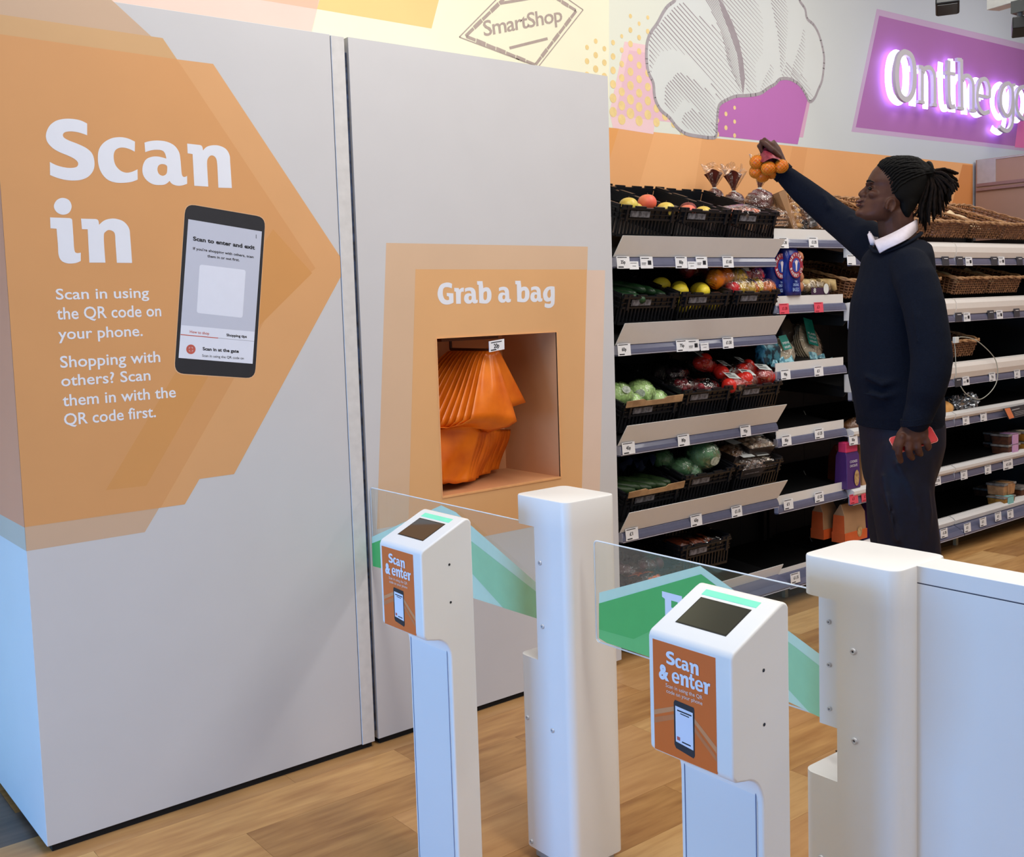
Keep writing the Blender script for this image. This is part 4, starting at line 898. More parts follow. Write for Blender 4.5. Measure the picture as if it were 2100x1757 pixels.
# ------------------------------------------------------------------ fruit and vegetables
def thing1(name, mb, m, label, cat, group=None, smooth=True, **k): return put(name, mb, m, None, smooth=smooth, label=label, cat=cat, group=group, **k)
FL = film('cling_film', (.97, .97, .97), .32, .10, .9, 22)
def fruit(name, p, r, m, label, cat, grp=None, sq=.9, stem=True, dim=.12):
    T = root(name, p, label, cat, grp)
    mb = MB(); mb.ell(p, (r, r, r*sq), 18, 12, fn=lambda d: 1-dim*max(0, abs(d.z)-.8)*2.2); put('flesh', mb, m, T, smooth=True)
    if stem: mb = MB(); mb.tube([Vector(p)+Vector((0, 0, r*sq*.86)), Vector(p)+Vector((.003, -.002, r*sq*1.12))], .0014, 5); put('stalk', mb, mat('stalk', (80, 62, 38), .7), T)
    return T
mY = mat('apple_yellow', (226, 206, 92), .35, c2=(214, 176, 84), scale=12); mR = mat('peach_red', (232, 104, 84), .45, c2=(226, 146, 96), scale=10, thr=(.2, .6)); mL = mat('lemon_yellow', (244, 220, 60), .4, bump=.4, scale=90)
for p, m, lb in (((.10, .06, .118), mY, 'pale yellow apple at the front of the end crate'), ((.27, .12, .125), mR, 'red peach peeping over the rim of the apple crate'), ((.06, .2, .115), mat('apple_dull', (150, 140, 110), .5), 'dull green apple at the back of the end crate'), ((.18, .10, .09), mY, 'yellow apple sunk below the rim of the end crate'), ((.31, .04, .11), mY, 'yellow apple against the crate divider beside the peach')):
    fruit('apple' if m is not mR else 'peach', cw(0, *p), .042, m, lb, 'fruit', 'fruit in the top crates')
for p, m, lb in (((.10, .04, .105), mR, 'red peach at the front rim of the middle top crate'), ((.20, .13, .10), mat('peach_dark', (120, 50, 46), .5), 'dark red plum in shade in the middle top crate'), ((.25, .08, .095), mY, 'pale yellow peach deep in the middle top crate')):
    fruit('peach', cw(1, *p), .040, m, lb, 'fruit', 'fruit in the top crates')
def net_bag(i, p, col, lb, r=(.07, .09, .035)):
    T = root('produce_bag', cw(i, *p), lb, 'bag of produce', 'bagged produce in the crates'); c = cw(i, *p)
    mb = MB()
    for k in range(7):
        a = random.uniform(-.6, .6); o = Vector((random.uniform(-1, 1)*r[0]*.6, random.uniform(-1, 1)*r[1]*.5, random.uniform(-.3, .5)*r[2])); d = Vector((math.sin(a)*.04, math.cos(a)*.045, .004))
        mb.tube([c+o-d, c+o-d*.5, c+o, c+o+d*.6, c+o+d], [.006, .013, .015, .011, .004], 8)
    put('vegetables', mb, col, T, smooth=True)
    mb = MB(); mb.ell(c, (r[0]*1.15, r[1]*1.2, r[2]*1.25), 18, 10, fn=lambda d: 1+.10*math.sin(d.x*13+d.y*7)); put('film', mb, FL, T, smooth=True)
mCa = mat('carrot', (236, 110, 34), .45); mSp = mat('sweet_potato', (176, 84, 48), .6)
for k, x in enumerate((.09, .17, .25)): net_bag(2, (x, .10+.03*k, .085), mCa, 'clear bag of carrots, %s in the top bay crate' % ('first' if k == 0 else 'second' if k == 1 else 'third'))
# cucumbers
mCu = mat('cucumber_skin', (38, 74, 42), .35, c2=(24, 50, 30), scale=12, vscale=(6, 1, 6)); mSt = mat('sticker_white', (216, 220, 218), .4)
for k, (x, y, z, a) in enumerate(((.08, .16, .10, .5), (.15, .17, .115, .35), (.22, .17, .105, .25), (.28, .165, .09, .3), (.12, .07, .085, 1.2), (.05, .08, .10, .7))):
    c = cw(3, x, y, z); d = Vector((math.sin(a)*.12, -math.cos(a)*.12, -.02)); T = root('cucumber', c, ['cucumber lying across the middle of the cucumber crate', 'cucumber with a white sleeve near the crate middle', 'cucumber beside the sleeved one toward the lemons', 'cucumber closest to the lemon crate', 'cucumber lying slantwise along the front rim', 'sleeved cucumber nearest the white wall unit'][k], 'vegetable', 'cucumbers in the crate')
    mb = MB(); P = [c+d*t+Vector((0, 0, .008*(1-t*t))) for t in (-1, -.93, -.7, 0, .7, .93, 1)]; mb.tube(P, [.006, .015, .021, .022, .021, .015, .005], 12); put('flesh', mb, mCu, T, smooth=True)
    if k in (1, 5): mb = MB(); q = P[2]; mb.tube([q-d*.08, q+d*.22], .0228, 12, caps=False); put('sleeve_label', mb, mSt, T, smooth=True)
# lemons
for k, (x, y, z) in enumerate(((.07, .07, .118), (.21, .06, .118), (.14, .14, .11), (.27, .13, .105), (.05, .17, .12), (.16, .05, .07), (.28, .05, .065), (.08, .05, .06))):
    c = cw(4, x, y, z); T = root('lemon', c, ['round yellow lemon at the front rim of the lemon crate', 'bright lemon beside the pepper crate rim', 'lemon behind the front pair in the crate', 'lemon deep in the crate near the peppers', 'dull yellow lemon far back beside the cucumbers', 'lemon seen through the crate slats', 'lemon seen through the slats near the peppers', 'lemon seen through the slats near the cucumbers'][k], 'fruit', 'lemons in the crate')
    mb = MB(); mb.ell(c, (.044, .034, .034), 18, 12, M=Matrix.Rotation(k*.7, 4, 'Z'), fn=lambda d: 1+.16*max(0, abs(d.x)-.88)*8*.5); put('flesh', mb, mL, T, smooth=True)
# peppers in film
def pepper(mb, c, r): mb.ell(c, (r, r*.95, r*1.05), 20, 12, fn=lambda d: 1+.07*math.cos(3*math.atan2(d.y, d.x))-.16*max(0, d.z-.8)*3)
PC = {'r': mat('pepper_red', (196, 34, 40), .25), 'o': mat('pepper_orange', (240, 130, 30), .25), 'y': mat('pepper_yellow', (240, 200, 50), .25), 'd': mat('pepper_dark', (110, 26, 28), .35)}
def pack3(i, x, y, z, cs, lb, r=.042, st=None):
    c = cw(i, x, y, z); T = root('pepper_pack', c, lb, 'bag of peppers', 'pepper packs in the crate')
    for k, ch in enumerate(cs):
        p = c+Vector(((k-1)*r*1.75, (k % 2)*.02, .012*(k % 2))); mb = MB(); pepper(mb, p, r); put('pepper', mb, PC[ch], T, smooth=True)
        mb = MB(); mb.tube([p+Vector((0, 0, r*.8)), p+Vector((.004, 0, r*1.2))], .004, 6); put('stalk', mb, mat('pepper_stalk', (80, 120, 50), .5), T)
    mb = MB(); mb.ell(c+Vector((0, .005, .004)), (r*3.1, r*1.35, r*1.35), 22, 12, fn=lambda d: 1+.05*math.sin(d.x*17+d.z*9)); put('film', mb, FL, T, smooth=True)
    if st: mb = MB(); q = c+Vector(st); mb.add([q, q+Vector((.06, 0, -.006)), q+Vector((.066, .02, .03)), q+Vector((.004, .02, .036))], [(0, 1, 2, 3)]); put('pack_label', mb, mSt, T, recalc=False)
pack3(5, .06, .10, .165, 'ooy', 'film pack with a large orange pepper leaning on the lemon crate', .045)
pack3(5, .22, .12, .165, 'yrr', 'film pack of yellow and red peppers with a white label', .042, (-.09, -.045, .03))
pack3(5, .12, .05, .125, 'ryo', 'film pack of red and yellow peppers at the crate rim', .038)
pack3(5, .25, .05, .125, 'yyo', 'film pack of yellow and orange peppers beside the bread bay', .038)
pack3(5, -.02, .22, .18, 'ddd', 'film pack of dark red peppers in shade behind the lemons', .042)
# lettuces
def leafy(name, c, r, m, lb, grp, sticker=None, film_=True, k=5):
    T = root(name, c, lb, 'vegetable', grp); ph = random.random()*6
    mb = MB(); mb.ell(c, (r, r, r*.86), 30, 20, fn=lambda d: 1+.045*math.sin(k*math.atan2(d.y, d.x)+ph+3*d.z)+.03*math.sin(9*d.x+7*d.z+ph)+.02*math.sin(21*d.y+13*d.z)); put('head', mb, m, T, smooth=True)
    for q in range(4):
        a = ph+q*1.6; mb = MB()
        def fn(u, v, a=a):
            th = (u-.5)*1.5+a; z = (v-.35)*2.0; rr = 1.03+.05*math.sin(v*9+u*14)+.05*max(0, v-.7)
            return Vector(c)+Vector((math.cos(th)*math.cos(z*.9)*rr*r, math.sin(th)*math.cos(z*.9)*rr*r, math.sin(z*.9)*rr*r*.86))
        mb.grid(fn, 8, 7); put('leaf', mb, m, T, smooth=True, recalc=False)
    if film_: mb = MB(); mb.ell(c, (r*1.07, r*1.07, r*.94), 22, 14, fn=lambda d: 1+.04*math.sin(15*d.x+11*d.y+8*d.z)); put('film', mb, FL, T, smooth=True)
    if sticker:
        d = Vector(sticker).normalized(); q = Vector(c)+d*r*1.10; u = d.cross(Vector((0, 0, 1))).normalized(); v = u.cross(d); rr = r*.34
        mb = MB(); mb.add([q+u*rr*math.cos(t*math.pi/8)+v*rr*.8*math.sin(t*math.pi/8) for t in range(16)], [tuple(range(16))]); put('round_label', mb, mat('label_dull', (190, 200, 186), .4, c2=(120, 130, 120), scale=90), T, recalc=False)
mLe = mat('lettuce_green', (158, 204, 112), .45, c2=(196, 228, 156), scale=14, bump=.3); gL = 'iceberg lettuces in the crate'
for p, r, s_, lb in (((.06, .10, .13), .062, (-.2, -1, .5), 'light green lettuce with round label beside the wall unit'), ((.20, .11, .125), .066, (-.9, -.9, .1), 'large light green lettuce in the middle of its crate'), ((.04, .22, .15), .055, (0, -1, .4), 'light green lettuce at the back with pale label'), ((.12, .072, .10), .052, None, 'light green lettuce pressed to the tan strip'), ((.27, .072, .10), .052, None, 'light green lettuce at the front near the radishes')):
    leafy('lettuce', cw(6, *p), r, mLe, lb, gL, s_)
mRa = mat('radish', (150, 36, 48), .35, c2=(96, 24, 34), scale=30)
def loosebag(i, p, m, lb, n=9, r=.016, R=(.075, .06, .035), label_=False, grp='bagged produce in the crates'):
    c = cw(i, *p); T = root('produce_bag', c, lb, 'bag of produce', grp); mb = MB()
    for k in range(n): mb.ell(c+Vector((random.uniform(-1, 1)*R[0]*.75, random.uniform(-1, 1)*R[1]*.75, random.uniform(-.4, .6)*R[2])), r*random.uniform(.85, 1.15), 12, 8)
    put('vegetables', mb, m, T, smooth=True)
    mb = MB(); mb.ell(c, (R[0]*1.2, R[1]*1.2, R[2]*1.3), 22, 12, fn=lambda d: 1+.06*math.sin(16*d.x+9*d.y)); put('film', mb, FL, T, smooth=True)
    if label_:
        q = c+Vector((-.035+random.uniform(-.02, .02), -.030, R[2]*1.18)); a = random.uniform(-.3, .3); u = Vector((math.cos(a), math.sin(a), -.12))*.07; v = Vector((-math.sin(a)*.6, math.cos(a)*.9, .5))*.05
        mb = MB(); mb.poly([q, q+u, q+u+v, q+v]); L_o = put('pack_label', mb, mSt, T, recalc=False)
        mb = MB(); n_ = u.cross(v).normalized()*.0008
        for k in range(6): mb.poly([q+u*(.12+.11*k)+v*.15+n_, q+u*(.16+.11*k)+v*.15+n_, q+u*(.16+.11*k)+v*.55+n_, q+u*(.12+.11*k)+v*.55+n_])
        mb.poly([q+u*.15+v*.68+n_, q+u*.6+v*.68+n_, q+u*.6+v*.85+n_, q+u*.15+v*.85+n_]); put('label_print', mb, ink, T, recalc=False)
loosebag(7, (.10, .10, .11), mRa, 'bag of dark red radishes beside the lettuces'); loosebag(7, (.22, .08, .10), mRa, 'bag of radishes with silvery film in the dark crate'); loosebag(7, (.16, .22, .12), mat('beet', (50, 22, 40), .5), 'bag of dark beetroot at the back of its crate')
mTo = mat('tomato_red', (206, 44, 34), .22); 
for p, lb in (((.07, .13, .145), 'bag of red tomatoes with label at the crate divider'), ((.20, .14, .15), 'bag of red tomatoes with label at the back'), ((.13, .06, .12), 'bag of tomatoes in the middle of the front row'), ((.26, .07, .135), 'bag of tomatoes with the large tilted barcode label'), ((.03, .05, .115), 'bag of tomatoes pressed into the front corner'), ((-.03, .20, .17), 'bag of tomatoes leaning over the radish crate')):
    loosebag(8, p, mTo, lb, 6, .032, (.062, .05, .034), True, 'tomato bags in the crate')
# courgettes, cabbages, mushrooms
mCo = mat('courgette', (30, 52, 28), .4, c2=(60, 84, 48), scale=40)
for k in range(6):
    c = cw(9, .05+.05*k, .12+.02*(k % 2), .10); a = .9-.1*k; d = Vector((math.sin(a)*.09, -math.cos(a)*.09, -.015)); mb = MB(); mb.tube([c-d, c-d*.9, c-d*.5, c, c+d*.6, c+d*.95, c+d], [.004, .015, .018, .019, .02, .014, .004], 10)
    thing1('courgette', mb, mCo, 'dark courgette behind the tan strip, %s counted from the wall unit' % ['first', 'second', 'third', 'fourth', 'fifth', 'sixth'][k], 'vegetable', 'courgettes in the crate')
mb = MB(); c = cw(9, .24, .22, .16); mb.grid(lambda u, v: c+Vector(((u-.5)*.16, (v-.5)*.14, .03*math.sin(u*9)*math.sin(v*7)+.02*math.sin(u*20))), 14, 12); thing1('plastic_liner', mb, mat('liner_navy', (38, 46, 74), .25, bump=.4, scale=20), 'crumpled dark blue liner behind the courgettes', 'liner', recalc=False)
mCb = mat('cabbage_green', (54, 104, 70), .4, c2=(96, 142, 102), scale=16, bump=.4)
for p, r, s_, lb in (((.20, .09, .175), .078, (-.1, -1, -.25), 'large dark green cabbage with a round label'), ((.08, .10, .12), .058, None, 'green cabbage beside the courgettes under the big one'), ((.13, .072, .10), .05, None, 'small green cabbage at the crate rim'), ((.03, .17, .14), .05, None, 'dark green cabbage in shade at the back')):
    leafy('cabbage', cw(10, *p), r, mCb, lb, 'cabbages in the crate', s_, k=4)
mMu = mat('mushroom', (214, 196, 170), .5, c2=(150, 116, 88), scale=16, thr=(.4, .6)); mMd = mat('mushroom_brown', (150, 112, 78), .55, c2=(90, 62, 44), scale=16)
def punnet(c, m, lb, rot=.2, W=.17, D=.12, H=.055):
    T = root('punnet', c, lb, 'punnet', 'mushroom punnets'); R_ = Matrix.Translation(c) @ Matrix.Rotation(rot, 4, 'Z') @ Matrix.Rotation(TI, 4, 'X')
    mb = MB(); vs = [(-W*.42, -D*.4, 0), (W*.42, -D*.4, 0), (W*.42, D*.4, 0), (-W*.42, D*.4, 0), (-W/2, -D/2, H), (W/2, -D/2, H), (W/2, D/2, H), (-W/2, D/2, H)]; mb.add(vs, [(0, 3, 2, 1), (0, 1, 5, 4), (1, 2, 6, 5), (2, 3, 7, 6), (3, 0, 4, 7)], R_)
    put('tray', mb, mat('tray_dark', (40, 34, 34), .3), T, thick=.002); 
    mb = MB()
    for k in range(12): mb.ell(R_ @ Vector((-W*.36+W*.24*(k % 4), -D*.3+D*.3*(k//4), H*.8+.006*(k % 2))), (.022, .022, .017), 12, 8)
    put('mushrooms', mb, m, T, smooth=True)
    mb = MB(); mb.grid(lambda u, v: R_ @ Vector(((u-.5)*W*1.04, (v-.5)*D*1.04, H+.034*math.sin(math.pi*u)**.4*math.sin(math.pi*v)**.4+.002*math.sin(u*40+v*23))), 16, 12); put('film', mb, FL, T, smooth=True, recalc=False)
    mb = MB(); z = H+.042; mb.poly([R_ @ Vector(p) for p in ((-.05, -.02, z), (.03, -.025, z), (.034, .03, z), (-.046, .034, z))]); put('pack_label', mb, mSt, T, recalc=False)
punnet(cw(11, .22, .10, .135), mMu, 'punnet of pale mushrooms propped above the crate rim', -.1); punnet(cw(11, .09, .12, .10), mMd, 'punnet of brown mushrooms with white label', .25); punnet(cw(11, .12, .05, .06), mMd, 'punnet of brown mushrooms low in the crate', 0)
for k in range(4): punnet(cw(11, .24-.01*k, .06+.11*k, .05), mMu, 'punnet of mushrooms at the bottom of the crate, row %s' % ('one', 'two', 'three', 'four')[k], 0) if k < 2 else None
for k in range(3): net_bag(13, (.08+.09*k, .10, .10), mSp, 'bag of sweet potatoes, %s along the lowest crate' % ('first', 'second', 'third')[k], (.06, .08, .03))
mOn = mat('onion_red', (96, 40, 46), .4)
for k in range(2): loosebag(12, (.09+.14*k, .12, .11), mOn, 'net of red onions behind the gate panel, %s' % ('near the wall unit' if k == 0 else 'near the sweet potatoes'), 7, .028, (.07, .06, .04))
net_bag(12, (.14, .05, .09), mCa, 'bag of carrots seen through the acrylic panel')
# stalk poking up
# ================================================================== WRAPPED BREAD AND PACKS
def bagform(T, c, w_, d, h, m, name='bag', top=.5, wob=.03, n=20):
    """upright soft pack: full at the bottom, pinched at the top"""
    mb = MB(); vs = []; fs = []; K = 12
    for j in range(K+1):
        t = j/K; s_ = (1-.10*t) if t < .7 else (.93-(t-.7)/.3*(1-top)*.93)
        dd = (1 if t < .6 else max(.06, 1-(t-.6)/.4))
        for k in range(n):
            a = 2*math.pi*k/n; q = 1+wob*math.sin(5*a+j)+wob*.6*math.sin(9*a-2*j)
            x = math.copysign(abs(math.cos(a))**.55, math.cos(a)); y = math.copysign(abs(math.sin(a))**.6, math.sin(a))
            vs.append(Vector(c)+Vector((x*w_/2*s_*q, y*d/2*dd*q, h*t)))
    for j in range(K):
        for k in range(n): fs.append((j*n+k, j*n+(k+1) % n, (j+1)*n+(k+1) % n, (j+1)*n+k))
    fs += [tuple(range(n-1, -1, -1)), tuple(range(K*n, K*n+n))]
    mb.add(vs, fs); return put(name, mb, m, T, smooth=True)
FB = film('bread_film', (.98, .96, .94), .30, .10, 1.0, 20)
mBr = mat('bread_crust', (196, 150, 96), .6, c2=(150, 100, 56), scale=14); mWr = mat('maroon_paper', (104, 44, 36), .35, c2=(70, 26, 24), scale=18, bump=.5)
mPa = mat('kraft_paper', (168, 128, 92), .6, var=.08, bump=.4, scale=12)
BZ = 1.80
def twist_bag(px, py, Y, r, lb, tilt=0, hgt=.11):
    c = ony(px, py, Y); T = root('gift_bag', c, lb, 'bag of bread', 'cellophane bags on the top shelf')
    mb = MB(); mb.ell(c, (r, r*.7, r*.75), 22, 14, fn=lambda d: 1+.06*math.sin(9*d.x+5*d.z)+.04*math.sin(14*d.z)); put('wrapped_loaf', mb, mWr, T, smooth=True)
    mb = MB(); mb.ell(c+Vector((0, 0, -r*.25)), (r*1.14, r*.85, r*1.0), 22, 14, fn=lambda d: 1+.07*math.sin(13*d.x+9*d.z)); put('cellophane', mb, FB, T, smooth=True)
    k = c+Vector((0, 0, r*.80)); mb = MB()
    def tw(u, v): a = 2*math.pi*u; q = .008+(v**1.3)*.045*(1+.45*math.sin(3*a+1)); return k+Vector((math.cos(a)*q+tilt*v, math.sin(a)*q*.5, v*hgt*(1+.15*math.sin(2*a))))
    mb.grid(tw, 20, 5); put('paper_topknot', mb, mWr, T, smooth=True, recalc=False)
    mb = MB()
    def tw2(u, v): a = 2*math.pi*u; q = .009+v*.065*(1+.4*math.sin(4*a)); return k+Vector((math.cos(a)*q+tilt*v, math.sin(a)*q*.6, v*hgt*1.35*(1+.2*math.sin(3*a+2))))
    mb.grid(tw2, 24, 5); put('cellophane_frill', mb, FB, T, smooth=True, recalc=False)
    mb = MB(); mb.tube([k+Vector((.010*math.cos(a*math.pi/5), .010*math.sin(a*math.pi/5), .0)) for a in range(10)], .0035, 6, closed=True); put('white_tie', mb, mSt, T, smooth=True)
twist_bag(1558, 415, 3.36, .085, 'largest maroon twisted cellophane bag above the carrots', .03)
twist_bag(1505, 412, 3.55, .06, 'small maroon twisted bag behind the carrot crate', 0, .09)
twist_bag(1465, 402, 3.62, .05, 'furthest maroon twisted bag peeping over the crates', 0, .08)
def slice_bag(px, py, Y, w_, h, lb, name='biscuit_bag', cols=None, rot=0):
    c = ony(px, py, Y); T = root(name, c, lb, 'bag of bread', 'cellophane bags on the top shelf'); return T, c
# bag of flat loaf slices
T, c = slice_bag(1596, 470, 3.30, .15, .1, 'clear bag of flat bread slices beside the carrot crate', 'bread_bag')
for k in range(5):
    mb = MB(); mb.ell(c+Vector((.01*(k % 2), 0, .014+.017*k)), (.075-.004*k, .05, .010), 16, 8); put('slice', mb, mat('flatbread', (206, 168, 128), .6, c2=(150, 96, 66), scale=30), T, smooth=True)
bagform(T, c, .19, .13, .13, FB, 'cellophane', .3)
# kraft bag with window of cookies and black label
c = ony(1636, 472, 3.26); T = root('biscuit_bag', c, 'tall cellophane and kraft bag of biscuits with black label', 'bag of bread', 'cellophane bags on the top shelf')
R_ = Matrix.Translation(c) @ Matrix.Rotation(math.radians(-9), 4, 'Y') @ Matrix.Rotation(math.radians(-6), 4, 'X')
mb = MB(); mb.add([(-.085, -.04, 0), (-.055, -.045, 0), (-.085, -.035, .21), (-.105, -.01, .20), (-.06, .05, 0), (-.09, .04, .2)], [(0, 1, 2, 3), (0, 3, 5, 4), (1, 4, 5, 2)], R_); put('kraft_side', mb, mPa, T, thick=.002)
mb = MB(); mb.add([(.03, -.05, .0), (.115, -.04, .0), (.085, -.03, .10), (.04, -.045, .12)], [(0, 1, 2, 3)], R_); lb_ = put('black_label', mb, mat('label_black', (34, 32, 34), .5), T, thick=.002)
mb = MB()
for k, s_ in enumerate(('All-butter', 'French brioche', 'pains au lait')):
    A = R_ @ Vector((.038, -.0525, .072-.026*k)); B = R_ @ Vector((.090, -.046, .072-.026*k)); text_on(mb, s_, A, B, .018, (0, .1, 1))
put('lettering', mb, tkw, T, recalc=False)
mb = MB()
for k in range(7): mb.ell(R_ @ Vector((-.022+.012*(k % 2), -.02+.01*(k % 2), .02+.026*k)), (.030, .028, .017), 14, 8)
put('biscuits', mb, mat('biscuit', (222, 184, 120), .6, c2=(196, 140, 76), scale=20), T, smooth=True)
mb = MB(); mb.grid(lambda u, v: R_ @ Vector((-.095+.20*u*(1-.35*v), -.055+.012*math.sin(u*18+v*5)*.5, .24*v+.006*math.sin(u*25))), 16, 10); put('cellophane', mb, FB, T, smooth=True, recalc=False)
c = ony(1690, 474, 3.24); T = root('bread_bag', c, 'low clear bread bag under the raised sleeve', 'bag of bread'); mb = MB(); mb.ell(c+Vector((0, 0, .02)), (.09, .05, .03), 16, 10); put('bread', mb, mBr, T, smooth=True); bagform(T, c-Vector((0, 0, .01)), .2, .12, .06, FB, 'cellophane', .6)
# bagels
mBl = mat('bagel_blue', (28, 50, 150), .25, c2=(18, 28, 96), scale=18, bump=.6); mRd = mat('badge_red', (150, 44, 62), .4); mBg = mat('bagel_dough', (176, 112, 78), .55)
def bagels(px, pyb, Y, lb, full):
    c = ony(px, pyb, Y); T = root('bagel_pack', c, lb, 'bag of bagels', 'blue bagel packs'); h = .30
    bagform(T, c, .125, .10, h, mBl, 'wrapper', .75, .035)
    mb = MB()
    for k in range(4): mb.tube([c+Vector((.052+.003*(k % 2), -.012+.03*math.cos(a*math.pi/6), .04+.048*k+.022*math.sin(a*math.pi/6))) for a in range(12)], .013, 8, closed=True)
    put('bagels', mb, mBg, T, smooth=True)
    q = c+Vector((-.008, -.0575, .145)); mb = MB(); mb.add([q+Vector((.055*math.cos(a*math.pi/14), 0, .062*math.sin(a*math.pi/14))) for a in range(28)], [tuple(range(28))]); bd = put('round_badge', mb, mRd, T, recalc=False)
    mb = MB(); q2 = q-Vector((0, .001, 0)); mb.add([q2+Vector((.030*math.cos(a*math.pi/14), 0, .034*math.sin(a*math.pi/14))) for a in range(28)], [tuple(range(28))]); put('badge_centre', mb, mat('badge_blue', (40, 70, 160), .4), T, recalc=False)
    mb = MB(); q3 = q-Vector((0, .002, 0)); mb.add([q3+Vector((x, 0, z)) for x, z in ((-.004, -.028), (.004, -.028), (.007, 0), (.012, .018), (.0, .026), (-.012, .016), (-.006, 0))], [tuple(range(7))])
    for k in range(7): a = math.radians(20+k*23); mb.poly([q3+Vector((.012*math.cos(a), 0, .018+.010*math.sin(a))), q3+Vector((.024*math.cos(a+.08), 0, .006+.022*math.sin(a+.08))), q3+Vector((.024*math.cos(a-.08), 0, .006+.022*math.sin(a-.08)))])
    wl = mat('badge_white', (226, 216, 220), .4)
    for s_, up, rr in (('NEWYORK', 1, .040), ('BAKERY CO', -1, .050)):
        n = len(s_)
        for k, ch in enumerate(s_):
            if ch == ' ': continue
            a = math.radians(90-up*(-1)*0)+(-1)*(k-(n-1)/2)*math.radians(21 if up > 0 else -17)*1.0 if up > 0 else math.radians(270)+(k-(n-1)/2)*math.radians(17)
            d = Vector((math.cos(a), 0, math.sin(a)*1.12)); u = Vector((math.sin(a), 0, -math.cos(a))) if up > 0 else Vector((-math.sin(a), 0, math.cos(a))); v = Vector((math.cos(a), 0, math.sin(a)))*(1 if up > 0 else -1)
            P0 = q3+d*rr; text_on(mb, ch, P0-u*.0055, P0+u*.0055, .020, v, .03)
    put('badge_print', mb, wl, T, recalc=False)
    mb = MB(); y = -.0565
    for s_, z, w2, sz in (('THE', .062, .02, .014), ('ORIGINAL', .045, .045, .018), ('BAGELS', .020, .05, .024)):
        text_on(mb, s_, c+Vector((-.008-w2/2, y, z)), c+Vector((-.008+w2/2, y, z)), sz, (0, 0, 1), .02)
    put('lettering', mb, mat('letter_paleblue', (150, 176, 226), .4), T, recalc=False)
bagels(1586, 608, 3.24, 'blue bagel pack half hidden by the crate', False); bagels(1615, 606, 3.20, 'blue bagel pack standing free beside the pastries', True)
# pastries
c = ony(1668, 605, 3.22); T = root('pastry_pack', c, 'film pack of pastries with dark purple label', 'bag of pastries')
mb = MB()
for k in range(5): mb.tube([c+Vector((-.13+.055*k, .02, .03)), c+Vector((-.115+.055*k, 0, .062)), c+Vector((-.09+.055*k, -.02, .058)), c+Vector((-.08+.055*k, -.03, .02))], [.012, .026, .026, .012], 10)
put('pastries', mb, mat('pastry_cream', (212, 190, 140), .6, c2=(150, 120, 70), scale=18), T, smooth=True)
mb = MB(); mb.ell(c+Vector((-.015, 0, .035)), (.17, .055, .048), 24, 12, fn=lambda d: 1+.07*math.sin(16*d.x+6*d.z)); put('film', mb, FB, T, smooth=True)
mb = MB(); mb.poly([c+Vector(p) for p in ((-.10, -.058, .002), (.05, -.058, .002), (.05, -.060, .036), (-.10, -.060, .036))]); put('purple_label', mb, mat('label_purple', (66, 44, 74), .4), T, recalc=False)
mb = MB(); q = c+Vector((.02, -.062, .03)); mb.add([q+Vector((.022*math.cos(a*math.pi/8), 0, .026*math.sin(a*math.pi/8))) for a in range(16)], [tuple(range(16))]); text_on(mb, '8', c+Vector((-.085, -.062, .012)), c+Vector((-.065, -.062, .012)), .03, (0, 0, 1), .02); put('label_roundel', mb, mSt, T, recalc=False)
# wraps and naan in white film with teal labels
mNa = mat('tortilla', (222, 214, 196), .55, c2=(200, 186, 160), scale=12); mTe = mat('label_teal', (14, 124, 112), .4); mPt = mat('pattern_pale_teal', (150, 200, 210), .35, c2=(70, 130, 150), scale=45, thr=(.48, .52))
def flatpack(px, py, Y, w_, h, lb, tilt, cap_, lx, lw, lh, words, big):
    c = ony(px, py, Y); T = root('wrap_pack', c, lb, 'bag of bread', 'white wrap packs with teal labels')
    R_ = Matrix.Translation(c) @ Matrix.Rotation(math.radians(tilt), 4, 'Y') @ Matrix.Rotation(math.radians(-22), 4, 'X')
    mb = MB()
    for k in range(5): mb.ell(R_ @ Vector((0, .012*k, h*.5)), (w_*.46, .008, h*.47), 24, 12, M=R_.to_3x3().to_4x4())
    put('wraps', mb, mNa, T, smooth=True)
    mb = MB(); mb.ell(R_ @ Vector((0, .02, h*.5)), (w_*.53, .05, h*.54), 26, 14, M=R_.to_3x3().to_4x4(), fn=lambda d: 1+.05*math.sin(13*d.x+9*d.z)); put('film', mb, FB, T, smooth=True)
    f = lambda x, z, e=.034: R_ @ Vector((x, -e, z))
    mb = MB(); mb.poly([f(lx-lw/2, h*.98-lh), f(lx+lw/2, h*.98-lh), f(lx+lw*.42, h*.98), f(lx-lw*.5, h*.98)]); put('teal_label', mb, mTe, T, recalc=False)
    mb = MB()
    for k, s_ in enumerate(words): text_on(mb, s_, f(lx-lw*.38, h*.98-lh*.62-.022*k, .036), f(lx+lw*.36, h*.98-lh*.62-.022*k, .036), .018, R_.to_3x3() @ Vector((0, 0, 1)))
    put('lettering', mb, tkw, T, recalc=False)
    mb = MB(); mb.grid(lambda u, v: R_ @ Vector(((u-.5)*w_*1.12+(.02 if big else -.09), -.036+.01*math.sin(u*21), -.01+v*.045+.008*math.sin(u*15))), 20, 4); put('patterned_hem', mb, mPt, T, smooth=True, recalc=False)
flatpack(1672, 745, 3.30, .21, .24, 'large clear pack of white tortilla wraps with a teal label', 12, None, -.03, .085, .15, ('PLAIN', 'TORTILLA', 'WRAPS'), True)
flatpack(1620, 748, 3.22, .17, .15, 'small round pack of mini wraps leaning in front', -6, None, -.01, .065, .075, ('MINI', 'WRAPS'), False)
c = ony(1575, 742, 3.24); T = root('patterned_pack', c, 'dark teal patterned bread pack beside the grey lip', 'bag of bread'); bagform(T, c-Vector((0, 0, .01)), .14, .08, .13, mat('pack_dark_teal', (60, 120, 136), .3, c2=(22, 44, 56), scale=26, thr=(.45, .55)), 'wrapper', .8, .05)
